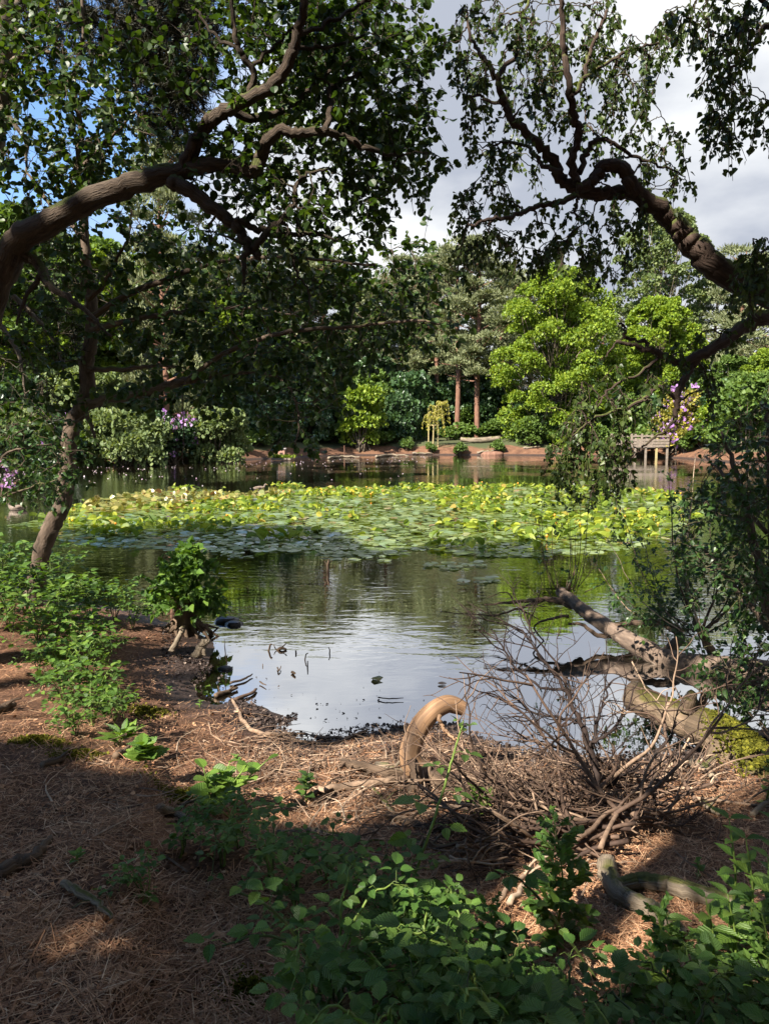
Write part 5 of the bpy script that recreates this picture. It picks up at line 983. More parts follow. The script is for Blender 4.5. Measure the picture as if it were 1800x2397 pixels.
def fallen_tree():
    root = empty('fallen_tree', (0, 0, 0), 'fallen trunk reaching out over the water from the right with upright sprouts', 'tree')
    wood(None, 'fallenbark', [(1312, 1385), (1340, 1408), (1380, 1440), (1440, 1480), (1490, 1510), (1560, 1545), (1650, 1562), (1740, 1572), (1870, 1600)], [8.5, 8.2, 7.9, 7.5, 7.2, 6.8, 6.5], [.064, .067, .074, .088, .10, .11, .12, .135, .155], None, None, 14, .05, 7, root=root, part='trunk')
    for p, y, r in [([(1365, 1432), (1330, 1415), (1290, 1403), (1262, 1404), (1200, 1409), (1135, 1416)], 8.3, [.045, .04, .03, .02, .008]), ([(1272, 1404), (1215, 1424), (1150, 1440), (1030, 1433)], 8.3, [.018, .012, .004]), ([(1215, 1424), (1260, 1450)], 8.2, [.012, .005]), ([(1265, 1402), (1255, 1388)], 8.3, [.01, .004]), ([(1205, 1408), (1182, 1386), (1140, 1400)], 8.3, [.01, .004]),
                    ([(1520, 1520), (1450, 1490), (1400, 1488), (1360, 1462), (1330, 1460)], [7.8, 8], [.03, .025, .012]), ([(1330, 1442), (1290, 1448), (1250, 1470), (1300, 1530)], 8.1, [.02, .012, .006]), ([(1560, 1530), (1590, 1490), (1560, 1462), (1500, 1458), (1440, 1462)], [7.4, 7.8], [.06, .05, .04, .02]), ([(1690, 1568), (1660, 1520), (1640, 1480), (1625, 1455)], [7.1, 7.0], [.05, .04, .03]), ([(1640, 1478), (1690, 1440), (1720, 1400)], 7, [.02, .008]), ([(1700, 1590), (1650, 1640), (1620, 1660)], [6.9, 6.8], [.06, .04])]:
        wood(None, 'rottenlog', p, y, r, None, None, 8, .06, root=root, part='branch')
    b = MB(); lb = MB(); tips = []
    for i in range(26):
        x = 1318+RNG.normal()*22; p = at(x, 1385+RNG.normal()*6, 8.45); t = at(1318+(x-1318)*2.6+RNG.normal()*16, 1385-RNG.uniform(40, 200), 8.45+RNG.normal()*.15); Q = smooth_path([p, (p+t)/2+[.04*np.sign(x-1318), 0, -.03], t], 4); b = MB(); b.tube(Q, lin([.005, .002], len(Q)), 4, RNG.random()*.7); b.build('sprout', M['twig'], root, smooth=True)
        if RNG.random() < .25: tips.append((Q[-3], t))
    for (x, y, tx, ty, r) in [(1638, 1478, 1562, 1095, .013), (1632, 1476, 1525, 1330, .008), (1640, 1475, 1578, 1240, .01), (1628, 1470, 1620, 1170, .011), (1632, 1462, 1628, 1060, .012), (1645, 1470, 1690, 1090, .014), (1640, 1480, 1480, 1300, .008), (1645, 1480, 1430, 1380, .007), (1650, 1475, 1730, 1240, .012), (1640, 1470, 1660, 1230, .01), (1620, 1490, 1500, 1240, .007), (1655, 1480, 1760, 1340, .01), (1620, 1490, 1540, 1420, .006), (1640, 1470, 1600, 1120, .008), (1600, 1480, 1420, 1260, .007), (1560, 1470, 1400, 1330, .006), (1600, 1480, 1455, 1190, .007)]:
        p = at(x, y, 7.0+RNG.normal()*.1); t = at(tx, ty, 7.0+RNG.normal()*.35); Q = smooth_path([p, p*.6+t*.4+[.1*np.sign(tx-x), 0, -.06], t], 6, .004); b = MB(); b.tube(Q, lin([r, .003], len(Q)), 5, RNG.random()); b.build('sprout', M['twig'], root, smooth=True)
        for f in np.linspace(.3, 1, 9):
            i = int(f*(len(Q)-2)); tips.append((Q[i], Q[i]+rv(1)[0]*.05+[0, 0, .03]))
    sprays(tips, lb, lb, OVATE, 11, .048, .16, 0); lb.build('leaves', M['shrubleaf'], root)
fallen_tree()
def bank_willow():
    root = empty('willow_shrub', (0, 0, 0), 'dark leafy shrub crowding the right edge behind the mossy log', 'shrub')
    tb = MB(); sk = []
    for p, y, r in [([(1860, 1640), (1800, 1450), (1760, 1250), (1720, 1100), (1690, 1010)], [5.8, 6.2], [.05, .035, .01]), ([(1850, 1640), (1810, 1300), (1800, 1050), (1790, 930)], [5.6, 5.8], [.05, .03, .01]), ([(1820, 1500), (1740, 1400), (1660, 1300), (1600, 1230)], [5.8, 6.4], [.03, .02, .006]), ([(1790, 1250), (1700, 1120), (1650, 1070)], [5.8, 6.4], [.02, .01]), ([(1840, 1600), (1780, 1560), (1700, 1560), (1640, 1590)], [5.7, 6.2], [.03, .015, .006])]:
        sk.append(limb(p, y, r))
    for P, r in sk: tb.tube(P, r, 7, .4, rough=.04)
    T = ellipses([(1750, 1090, 80, 120, 46), (1770, 1280, 60, 140, 52), (1690, 1240, 90, 120, 30), (1780, 1450, 60, 120, 40), (1690, 1400, 90, 90, 16), (1750, 1590, 90, 60, 28), (1640, 1300, 60, 90, 10), (1790, 980, 30, 60, 8), (1680, 1540, 60, 40, 8), (1660, 1130, 40, 60, 7)], (5.3, 6.6))
    lb = MB(); sprays(grow(sk, T, tb, .006), tb, lb, OVATE, 16, .052, .17, .1); tb.build('stems', M['smoothbark'], root, smooth=True); lb.build('leaves', M['shrubleaf'], root)
bank_willow()
def brush_heap():
    g = 'dead branches of the brush heap'
    # the dead bush standing at the top of the heap
    root = empty('dead_bush', (0, 0, 0), 'bare dark dead bush leaning towards the water in front of the mossy log', 'bush'); b = MB()
    main = [([(1400, 1860), (1392, 1800), (1378, 1745), (1356, 1690), (1325, 1620), (1290, 1570), (1255, 1530)], [3.9, 4.2], [.022, .018, .012, .006]), ([(1385, 1770), (1395, 1700), (1410, 1650), (1425, 1600)], [4.0, 4.2], [.012, .005]), ([(1378, 1745), (1420, 1720), (1460, 1670), (1490, 1600)], [4.0, 4.1], [.012, .004]), ([(1356, 1690), (1310, 1680), (1250, 1665), (1180, 1620)], [4.1, 4.3], [.01, .004]), ([(1325, 1620), (1250, 1600), (1190, 1540), (1150, 1470)], [4.15, 4.4], [.009, .004]), ([(1290, 1570), (1230, 1490), (1170, 1450)], [4.2, 4.4], [.007, .003]), ([(1400, 1850), (1480, 1800), (1560, 1740), (1580, 1690)], [3.9, 4.1], [.016, .006]), ([(1390, 1800), (1330, 1760), (1260, 1740), (1200, 1735)], [4, 4.2], [.012, .004]), ([(1340, 1650), (1310, 1570), (1240, 1470), (1215, 1410)], [4.1, 4.4], [.008, .003])]
    for a in main:
        P, r = limb(*a, n=5, jit=.006); b.tube(P, r, 6, RNG.random()*.5, rough=.05)
        for q in range(9):
            i = RNG.integers(2, len(P)-1); d = unit((unit((P[i]-P[i-1])[None])[0]+RNG.normal(size=3)*.6)[None])[0]; branching(b, P[i], d, .16+.26*RNG.random(), .0042, 1, (.0, .6), .22, 2)
    b.build('branches', M['darktwig'], root, smooth=True)
    starts = [(1400, 1990), (1360, 1970), (1440, 1960), (1330, 2010), (1300, 1940), (1480, 1950), (1290, 1985), (1340, 1930), (1540, 1890), (1600, 1880)]
    for i in range(70):
        x, y = starts[i % 10]; p = ground_at(x+RNG.normal()*45, y+RNG.normal()*25); p[2] += .03+.12*RNG.random()
        a = RNG.uniform(.3, 3.4) if i % 3 else RNG.uniform(2.4, 3.6); d = np.array([math.cos(a), math.sin(a)*.8, .0+.26*RNG.random()]); L = .4+.5*RNG.random(); b = MB(); branching(b, p, unit(d[None])[0], L, .007+.007*RNG.random(), 2, (.1, .8) if i % 2 else (0, .5), .2, 3)
        tag(b.build('dead_branch', M['twig'], smooth=True, origin=p), 'bare twiggy branch in the brush heap right of the hooked driftwood', 'dead branch', g)
    S = [([(1070, 1996), (1120, 1990), (1180, 1970), (1235, 1938)], .011, 'tan stick with a snapped end poking left out of the brush heap'), ([(1110, 1975), (1160, 1955), (1225, 1925)], .007, 'thin tan stick just above the snapped one'), ([(1160, 2125), (1200, 2085), (1250, 2050), (1280, 2030)], .012, 'reddish stick lying behind the leafy ragwort'), ([(1190, 2130), (1230, 2090), (1275, 2055)], .013, 'thicker reddish stick next to the ragwort'),
         ([(1015, 2035), (1070, 2033), (1130, 2030), (1190, 2022)], .007, 'long thin stick pointing left below the heap'), ([(1050, 2018), (1120, 2036), (1180, 2034)], .006, 'second thin stick crossing the long one'), ([(1570, 1835), (1610, 1805), (1650, 1812), (1680, 1790)], .011, 'pale forked stick at the right of the heap'), ([(1580, 1855), (1640, 1858), (1665, 1845), (1680, 1818)], .009, 'pale bent stick below the forked one'), ([(1560, 1815), (1590, 1780), (1612, 1738)], .010, 'pale stick slanting up beside the mossy log'), ([(1440, 1900), (1480, 1870), (1560, 1835), (1610, 1790)], .011, 'brown stick slanting up to the right through the heap'),
         ([(1480, 1560), (1510, 1620), (1560, 1680), (1575, 1720)], .0045, 'thin pale twig leaning on the sawn end of the mossy log')]
    for p, r, l in S:
        b = MB(); Y = lie(p, .06); P = np.array([at(x, y, yy) for (x, y), yy in zip(p, Y)])
        if 'leaning' in l or 'slanting' in l: P = np.array([at(x, y, q) for (x, y), q in zip(p, np.linspace(4.2 if 'mossy' in l else 3.9, 4.1, len(p)))])
        P[:, 2] += .03; P = smooth_path(P, 4, .004); b.tube(P, lin([r, r*.85, r*.5], len(P)), 7, .8+.2*RNG.random(), rough=.06)
        i = len(P)//2; b.tube(smooth_path([P[i], P[i]+[.05, .03, .05], P[i]+[.13, .05, .06]], 3), lin([r*.6, r*.3], 7), 5, .9); tag(b.build('stick', M['twig'], smooth=True, origin=P[0]), l, 'stick')
brush_heap()
def bank_wood():
    for p, r, mat, l, n in [([(745, 1856), (820, 1846), (900, 1836), (958, 1830)], [.022, .024, .024, .02], 'twig', 'split orange brown plank of wood butting against the driftwood', 'split_wood'), ([(800, 1790), (850, 1803), (900, 1815), (945, 1822)], [.022, .028, .03, .028], 'rottenlog', 'dark round log left of the driftwood base', 'log'), ([(880, 1795), (920, 1806), (945, 1815)], [.024, .026, .022], 'greylog', 'short grey log end on the dark log', 'log'),
                         ([(545, 1640), (565, 1680), (590, 1712), (640, 1722), (700, 1722), (760, 1728), (820, 1728), (880, 1700)], [.012, .016, .016, .014, .012, .006], 'twig', 'long pale curved branch lying along the water edge', 'branch'), ([(640, 1718), (700, 1735), (780, 1740), (850, 1712), (870, 1690)], [.009, .008, .004], 'twig', 'thin pale branch lying alongside the curved one', 'branch'), ([(490, 1690), (500, 1725), (580, 1745), (680, 1752)], [.006, .005, .003], 'twig', 'thin root snaking over the sunny needles', 'root'),
                         ([(0, 2054), (50, 2032), (85, 2012), (120, 1970)], [.035, .033, .022, .012], 'rottenlog', 'mossy dark branch lying at the left edge', 'branch'), ([(150, 2072), (190, 2098), (235, 2122), (262, 2150)], [.014, .016, .012, .006], 'greylog', 'pale surface root in the sunlit patch at the lower left', 'root'), ([(370, 1895), (410, 1912), (445, 1930)], [.022, .024, .018], 'greylog', 'short grey stick at the foot of the mossy step', 'stick'), ([(560, 1800), (620, 1806), (660, 1826)], [.007, .006, .004], 'twig', 'pale thin twig on the sunny bank above the alder seedling', 'twig'),
                         ([(700, 1830), (725, 1805), (740, 1780)], [.012, .010, .006], 'rottenlog', 'dark forked stick in the sunny litter', 'stick'), ([(720, 1870), (760, 1850), (790, 1838)], [.016, .014, .01], 'rottenlog', 'dark stick under the split orange brown wood', 'stick'), ([(870, 1845), (900, 1880), (925, 1905)], [.010, .012, .01], 'greylog', 'grey stick below the dark round log', 'stick'), ([(650, 1950), (760, 1952), (830, 1975), (900, 1970)], [.010, .012, .008], 'greylog', 'pale branch in the dappled litter above the brambles', 'branch'),
                         ([(930, 1960), (1010, 1985), (1090, 1982)], [.012, .014, .01], 'greylog', 'weathered branch behind the tall bramble cane', 'branch'), ([(905, 1912), (950, 1930), (1060, 1955)], [.018, .02, .014], 'rottenlog', 'rotting branch between the driftwood root and the brambles', 'branch'), ([(100, 1795), (140, 1782), (160, 1768)], [.02, .018, .012], 'rottenlog', 'dark stub in front of the moss cushion', 'stub'), ([(270, 1775), (290, 1766), (300, 1758)], [.022, .02, .015], 'rottenlog', 'dark stub between the two bright seedlings', 'stub'), ([(-20, 1670), (10, 1662), (35, 1655)], [.03, .03, .02], 'rottenlog', 'black stub at the left edge of the sunny bank', 'stub'),
                         ([(620, 1825), (650, 1800), (670, 1780)], [.008, .006, .004], 'twig', 'little bent twig on the sunny bank', 'twig'), ([(1640, 1880), (1660, 1895), (1680, 1910)], [.02, .018, .014], 'greylog', 'sawn stub lying on the dark mud at the right', 'stub'), ([(1760, 1910), (1790, 1885), (1810, 1868)], [.016, .013, .01], 'greylog', 'pale forked stick at the right edge of the bank', 'stick'), ([(1620, 1790), (1645, 1800), (1665, 1825)], [.03, .028, .02], 'greylog', 'broken grey log end below the mossy log', 'log')]:
        Y = lie(p, .02); P = np.array([at(x, y, yy) for (x, y), yy in zip(p, Y)]); P[:, 2] += max(r)*.6; P = smooth_path(P, 5, .004); b = MB(); b.tube(P, lin(r, len(P)), 9, .75, rough=.07)
        i = len(P)//2; q = P[i]+np.array([.1, .04, .05])*(1 if i % 2 else -1); b.tube(smooth_path([P[i], (P[i]+q)/2+[0, 0, .02], q], 3), lin([r[1]*.45, r[1]*.2], 7), 5, .7); tag(b.build(n, M[mat], smooth=True, origin=P[0]), l, n.replace('_', ' '))
    # upright stubs, stones and wood in the shallows
    wood('dead_stub', 'greylog', [(403, 1525), (415, 1500), (428, 1475), (424, 1468)], 7.2, [.03, .026, .022, .02], 'leaning grey stub on the bank below the leafy stump', 'stub', 9, .1)
    wood('dead_stub', 'greylog', [(462, 1538), (470, 1520), (480, 1505), (492, 1500)], 6.9, [.05, .045, .03, .02], 'knobbly forked stub at the waterline below the leafy stump', 'stub', 10, .12, extra=[([(470, 1520), (478, 1498)], 6.9, [.03, .02]), ([(462, 1530), (450, 1538)], 6.9, [.03, .02]), ([(478, 1535), (480, 1520)], 6.85, [.025, .015])])
    for x, y, s, l in [(530, 1455, .15, 'flat black stone in the water beside the leafy stump'), (548, 1462, .11, 'smaller black stone touching the flat one'), (528, 1566, .07, 'small brown stone at the edge of the shallows')]:
        c = onz(x, y, 0.0); b = MB(); th = np.linspace(0, 2*np.pi, 14, endpoint=False); rings = [np.stack([np.cos(th)*q*s*(1+.12*RNG.normal(size=14)), np.sin(th)*q*s*.7*(1+.12*RNG.normal(size=14)), np.full(14, h*s)], 1) for q, h in ((1, -.3), (1, .15), (.75, .35), (.3, .42), (.02, .43))]
        V = np.concatenate(rings); i = np.arange(4)[:, None]*14; j = np.arange(14)[None]; k = (j+1) % 14; b.add(V+c, np.stack([i+j, i+k, i+14+k, i+14+j], -1).reshape(-1), np.full(56, 4)); tag(b.build('stone', M['stone'], origin=c), l, 'stone')
    W = [([(640, 1522), (655, 1518), (672, 1520)], .02, 'snag of driftwood standing in the shallows', 1), ([(625, 1524), (632, 1512), (637, 1508)], .012, 'short twig beside the driftwood snag', 1), ([(690, 1530), (693, 1522)], .012, 'stub right of the driftwood snag', 1), ([(712, 1545), (716, 1535), (722, 1528)], .007, 'bent twig standing in the shallows', 1), ([(720, 1563), (720, 1548)], .008, 'upright peg of twig in the shallows', 1), ([(768, 1530), (772, 1523), (768, 1515)], .007, 'crooked twig standing far out in the shallows', 1), ([(768, 1340), (767, 1326), (769, 1316), (770, 1309)], .025, 'black stick standing in the water just off the lily bed', 1), ([(533, 1560), (528, 1520), (527, 1495)], .005, 'thin upright reed stem in the shallows', 1),
         ([(505, 1628), (530, 1620), (556, 1610)], .022, 'dark wet branch lying at the water edge', 0), ([(540, 1598), (570, 1590), (592, 1578)], .012, 'twiggy branch half in the water by the bank', 0), ([(608, 1596), (624, 1604)], .007, 'small forked twig on the water', 0), ([(545, 1640), (590, 1622), (600, 1612)], .018, 'broken pale branch on the little mud spit', 0), ([(885, 1632), (910, 1635), (945, 1634)], .006, 'floating stick off the hooked driftwood', 0), ([(684, 1572), (692, 1577)], .014, 'dark chip of bark in the shallows', 0), ([(615, 1560), (615, 1553)], .006, 'tiny peg of twig in the shallows', 1), ([(650, 1562), (653, 1570), (658, 1560)], .007, 'little forked twig in the shallows', 0)]
    for p, r, l, up in W:
        b = MB(); c = onz(p[0][0], p[0][1], 0.0); P = np.array([at(x, y, c[1]) if up else onz(x, y, .02) for x, y in p])
        if up: P[0] -= [0, 0, .1]
        P = smooth_path(P, 4, .002); b.tube(P, lin([r, r*.9, r*.5], len(P)), 8, RNG.random()*.6, rough=.12)
        if r > .018:
            i = len(P)//2; b.tube(smooth_path([P[i], P[i]+[.03, .02, .015], P[i]+[.07, .03, .05]], 3), lin([r*.5, r*.25], 7), 5, .4); b.tube(smooth_path([P[i-1], P[i-1]+[-.03, 0, .02], P[i-1]+[-.05, .02, .06]], 3), lin([r*.4, r*.2], 7), 5, .4)
        tag(b.build('water_stick', M['rottenlog'] if not 'pale' in l else M['twig'], smooth=True, origin=c), l, 'stick')
    n = 120; px = np.concatenate([RNG.uniform(460, 1000, 90), RNG.uniform(1000, 1500, 30)]); py = np.interp(px, [460, 640, 900, 1060, 1250, 1500], [1600, 1690, 1690, 1685, 1750, 1760])-RNG.gamma(1.2, 28, n); P = onz(px, py, .006); sd = shore_dist(P[:, 0], P[:, 1]); P = P[sd < -.02]; n = len(P)
    b = MB(); b.scatter(CLUMP, P, unit(rv(n)*[1, 1, .2]), unit(rv(n)*.4+[0, 0, 1]), .008+.024*RNG.random(n)**3, RNG.random(n)*.5); tag(b.build('floating_debris', M['mudbits']), 'bark crumbs floating in the shallows', 'debris', kind='stuff')
    for x, y, l in [(868, 1590, 'yellow green leaf scrap floating in the calm water'), (1035, 1600, 'reddish lily leaf floating in the calm water')]:
        c = onz(x, y, .012); b = MB(); b.scatter(PAD if x > 1000 else CLUMP, [[0, 0, 0.004]], [[1, .2, 0]], [[0, 0, 1]], .085 if x > 1000 else .12, .985 if x > 1000 else .6); o = b.build('floating_leaf', M['padold']); o.location = c; tag(o, l, 'leaf')
bank_wood()

# ------------------------------------------------------------------ plants of the near bank
def trifoliate(lb, sb, p, d, size, shade=None, five=False):
    """a stalked leaf of three leaflets at p, stalk along d"""
    d = unit(np.array(d, float)[None])[0]; e = p+d*size*.9; sb.tube([p, (p+e)/2+[0, 0, .01], e], [.0016, .0014, .0012], 4, RNG.random(), cap=False)
    side = np.cross(d, [0, 0, 1]); side = side/(np.linalg.norm(side)+1e-6); dn = np.array([0, 0, -.25])
    for k, (v, s) in enumerate(((d+dn, 1.0), (side*.95+d*.35+dn, .82), (-side*.95+d*.35+dn, .82))):
        q = e+unit(v[None])[0]*(.012 if k else .02)
        lb.scatter(BRAM, [q], [v+RNG.normal(size=3)*.15], [np.array([0, -.12, 1])+RNG.normal(size=3)*.28], size*s*(1.0+.2*RNG.random()), RNG.beta(2, 2) if shade is None else shade)
def bramble_mesh(h, canes, leaf, spread, nodes=9, up=.9):
    sb = MB(); lb = MB()
    for c in range(canes):
        a = RNG.random()*6.28; u = np.array([math.cos(a), math.sin(a), 0]); L = h*(.7+.6*RNG.random()); tip = u*spread*(.6+.8*RNG.random())+np.array([0, 0, L*(.35+.5*RNG.random()*up)]); P = smooth_path([[0, 0, -.03], u*spread*.25+[0, 0, L*.65], u*spread*.6+[0, 0, L*.9], tip], 6, .004)
        sb.tube(P, lin([.005, .0035, .0015], len(P)), 5, RNG.random())
        for k in range(nodes):
            i = int((.12+.88*(k+.5)/nodes)*(len(P)-1)); b = k*2.4+RNG.random(); dv = np.array([math.cos(b), math.sin(b), .35+.4*RNG.random()]); trifoliate(lb, sb, P[i], dv, leaf*(.65+.6*RNG.random()))
    return sb, lb
def bramble(name, h, canes, leaf, spread, nodes=9, mat='bramble'):
    root = empty(name, (0, 0, 0), None, None); sb, lb = bramble_mesh(h, canes, leaf, spread, nodes); sb.build('canes', M['cane'], root, smooth=True); lb.build('leaves', M[mat], root); return root
def set_plant(proto, px, py, rz, s, label, cat, group=None, P=None):
    p = ground_at(px, py) if P is None else P
    if id(proto) not in placed_kinds:
        placed_kinds[id(proto)] = proto; proto.location = p; proto.rotation_euler = (0, 0, rz); proto.scale = (s, s, s); tag(proto, label, cat, group); return proto
    return copy_thing(proto, p, rz, (s, s, s), label, cat, group)
def brambles():
    big = [bramble('bramble_plant', .30, 4, .046, .26, 8) for _ in range(5)]; low = [bramble('bramble_plant', .16, 5, .042, .24, 6) for _ in range(4)]
    g = 'brambles of the shaded thicket at the bottom'; l = 'bramble in the shaded thicket along the bottom of the view'
    spots = []
    for x, y in zip(RNG.uniform(640, 1900, 42), RNG.uniform(2270, 2900, 42)):
        if x > 1200 and y < 2400: continue
        spots.append((x, y))
    for i, (x, y) in enumerate(spots):
        p = EYE+pdir(x, y)*((.62-EYE[2])/pdir(x, y)[2]); p[2] = gz(p[0], p[1]); 
        if math.hypot(p[0], p[1]) < .75 or p[1] < .6: continue
        set_plant((big+low)[i % 9], 0, 0, RNG.random()*6.28, .6+.75*RNG.random(), l, 'bramble', g, P=p)
    for i, (x, y, s) in enumerate([(420, 2010, .75), (520, 2030, .8), (640, 2050, .9), (760, 2060, .9), (860, 2110, .8), (700, 2140, .8), (900, 2180, .9), (1000, 2190, .8), (1060, 2230, .8), (350, 2120, .6), (560, 1985, .7)]):
        set_plant((big+low)[(i*2) % 9], x, y, RNG.random()*6.28, s, 'bramble reaching over the dappled needles left of the thicket', 'bramble', 'brambles sprawling over the dappled needles')
    g2 = 'brambles of the sunny patch on the left bank'; l2 = 'sunlit bramble in the leafy patch on the left bank'
    sun = [bramble('bramble_plant', .38, 6, .072, .36, 8, 'glossy') for _ in range(4)]
    for i, (x, y, s) in enumerate([(30, 1480, 1.1), (90, 1500, 1.1), (150, 1470, 1.2), (210, 1450, 1.1), (270, 1450, 1.0), (310, 1470, .8), (120, 1540, 1.0), (180, 1540, 1.0), (230, 1520, .9), (150, 1590, .8), (200, 1590, .85), (250, 1560, .7), (180, 1640, .8), (230, 1660, .85), (160, 1680, .65), (270, 1690, .6), (90, 1570, .5), (215, 1700, .7), (60, 1440, 1.2), (130, 1450, 1.2), (0, 1430, 1.2), (180, 1720, .5)]):
        set_plant(sun[i % 4], x, y, RNG.random()*6.28, s, l2, 'bramble', g2)
    dark = bramble('bramble_plant', .6, 7, .07, .5, 9)
    for i, (x, y) in enumerate([(20, 1400), (-30, 1430), (70, 1405), (130, 1400)]): set_plant(dark, x, y, i*1.3, 1.1, 'dark bramble round the foot of the leaning alder', 'bramble', 'brambles at the foot of the leaning alder')
    # the tall cane that stands in front of the driftwood
    root = empty('bramble_cane', (0, 0, 0), 'tall thorny bramble cane rising in front of the hooked driftwood', 'bramble'); P, r = limb([(945, 2130), (962, 2075), (985, 2005), (1012, 1930), (1040, 1840), (1062, 1765), (1080, 1705), (1084, 1688)], [2.75, 2.95], [.0065, .006, .005, .003], 6, .001); sb = MB(); lb = MB(); sb.tube(P, r, 7, .85)
    for i in range(4, len(P), 2): sb.tube([P[i], P[i]+rv(1)[0]*.012], [.0014, .0003], 4, .8)
    for x, y, dx, dz, s in [(1005, 1955, -1, .15, .075), (1012, 1935, .6, .1, .06), (1030, 1880, -1, .35, .085), (1035, 1860, .9, .1, .055), (1050, 1800, -.9, .4, .05), (1064, 1760, .9, .2, .05), (1078, 1715, .5, .6, .035), (1080, 1700, -.5, .7, .03), (975, 2030, -1, .2, .06), (985, 2010, 1, .2, .055), (960, 2080, 1, .3, .06)]:
        i = int(np.argmin(np.abs(topix(P)[1]-y))); trifoliate(lb, sb, P[i], [dx, -.25, dz], s, .75)
    sb.build('stem', M['cane'], root, smooth=True); lb.build('leaves', M['bramble'], root)
    root = empty('bramble_cane', (0, 0, 0), 'thick pale green cane arching out of the bottom edge', 'bramble'); P, r = limb([(760, 2130), (800, 2170), (860, 2225), (920, 2300), (985, 2390), (1040, 2480)], [2.3, 1.9], [.0035, .005, .006, .0065], 6, .001); sb = MB(); sb.tube(P, r, 7, .95); lb = MB()
    for i in range(2, len(P), 4): trifoliate(lb, sb, P[i], [RNG.normal(), -.3, .4], .05)
    sb.build('stem', M['cane'], root, smooth=True); lb.build('leaves', M['bramble'], root)
    for k, (pts, Y, l) in enumerate([([(660, 2230), (690, 2120), (697, 2010), (702, 1985)], 2.6, 'broken upright dead cane with a few leaves at the left of the thicket'), ([(1400, 2300), (1330, 2200), (1240, 2080), (1180, 2040)], 2.3, 'dark bramble cane arching to the left across the bare litter'), ([(760, 2400), (730, 2260), (640, 2130), (540, 2080)], 2.0, 'dark bramble cane arching left over the shaded needles'), ([(800, 2360), (760, 2250), (620, 2190), (520, 2215)], 2.1, 'low dark bramble cane trailing to the left over the needles')]):
        root = empty('bramble_cane', (0, 0, 0), l, 'bramble'); P, r = limb(pts, Y, [.006, .005, .003], 7, .002); sb = MB(); lb = MB(); sb.tube(P, r, 6, .1)
        for i in range(5, len(P), 3): trifoliate(lb, sb, P[i], [RNG.normal(), -.3, .45], .055*(.7+.6*RNG.random()))
        sb.build('stem', M['cane'], root, smooth=True); lb.build('leaves', M['bramble'], root)
brambles()
def leafy_stump():
    c = ground_at(432, 1478); root = empty('leafy_stump', c, 'old stump at the water edge overgrown by a dense ball of leafy shoots', 'stump')
    b = MB(); P = smooth_path([[0, 0, -.1], [.02, 0, .2], [.05, 0, .42]], 5); b.tube(P, lin([.17, .13, .1], len(P)), 14, .3, rough=.1)
    for i in range(16):
        a = i*.42; u = np.array([math.cos(a), math.sin(a), 0]); Q = smooth_path([u*.1+[0, 0, .12], u*.24+[0, 0, .03], u*(.34+.2*RNG.random())+[0, 0, -.10]], 4, .008); b.tube(Q, lin([.035, .02, .008], len(Q)), 7, .4, rough=.08)
    b.build('stump', M['rottenlog'], root, smooth=True); sb = MB(); tips = []
    for i in range(70):
        d = rv(1)[0]; d[2] = abs(d[2])*1.25; R_ = np.array([.40, .34, .55])*(.5+.5*RNG.random()**.5); t = np.array([.03, -.02, .27])+d*R_; s = np.array([.03, 0, .32])+d*.08; Q = smooth_path([s, (s+t)/2+[0, 0, .03], t], 4); sb.tube(Q, lin([.006, .003], len(Q)), 5, .5); tips.append((Q[-3], t))
        if i % 2: tips.append((Q[2], Q[4]))
    for i in range(14):
        t = np.array([RNG.normal()*.13+.03, RNG.normal()*.1, .74+.14*RNG.random()]); sb.tube([[.03, 0, .4], t], [.005, .003], 5, .6); tips.append((t-[0, 0, .1], t))
    lb = MB(); tb = MB(); sprays(tips, tb, lb, OVATE, 17, .085, .12, -.2); sb.build('shoots', M['cane'], root); lb.build('leaves', M['glossy'], root)
leafy_stump()
def rosette(px, py, n, L, tpl, h, label, cat='seedling', mat='glossy', W=1.0, stems=1, spread=.05, up=.7):
    c = ground_at(px, py); root = empty('seedling', c, label, cat); sb = MB(); lb = MB()
    for s in range(stems):
        t = np.array([RNG.normal()*spread*stems**.5, RNG.normal()*spread*.6, h*(.65+.5*RNG.random())]); P = smooth_path([[RNG.normal()*.01, 0, -.02], t*.5+[0, 0, .01], t], 5); sb.tube(P, lin([.005, .003], len(P)), 6, .7)
        k = n//stems; a = np.arange(k)*2.399+RNG.random()*6; f = .35+.65*np.arange(k)/max(k-1, 1); Q = P[(f*(len(P)-1)).astype(int)]; D = np.stack([np.cos(a), np.sin(a), up*(.3+.8*f)], 1); lb.scatter(tpl, Q, D, np.array([0, -.1, 1])+RNG.normal(size=(k, 3))*.2+np.stack([-np.cos(a), -np.sin(a), 0*a], 1)*.3, L*(1.15-.5*f)*(.85+.3*RNG.random(k)), np.clip(.45+.5*RNG.random(k), 0, 1), W=W)
    sb.build('stem', M['cane'], root, smooth=True); lb.build('leaves', M[mat], root)
rosette(262, 1748, 22, .15, LANCE, .11, 'bright rhododendron seedling with narrow upright leaves', stems=2, up=1.1)
rosette(345, 1796, 24, .13, BRAM, .16, 'bright broad leaved seedling beside the rhododendron seedling', stems=2, up=.7)
rosette(500, 1905, 46, .105, ROUND, .24, 'alder seedling with large round leaves at the edge of the shade', stems=6, spread=.07, up=.5)
rosette(715, 1880, 14, .085, OVATE, .2, 'thin dark seedling on the bank left of the tall bramble cane', stems=1, up=.5, mat='shrubleaf')
rosette(1100, 1920, 34, .06, BRAM, .18, 'little nettle like seedling between the driftwood and the brush', stems=3, up=.4)
for x, y, l in [(400, 1625, 'tiny green seedling on the sunny slope'), (470, 1655, 'tiny sprout near the mud spit'), (175, 2020, 'pale fallen leaf sprig on the shaded needles'), (1640, 2060, 'small green seedling behind the forked log'), (560, 1790, 'tiny green sprout above the alder seedling')]: rosette(x, y, 7, .045, OVATE, .05, l, stems=1, mat='bramble')
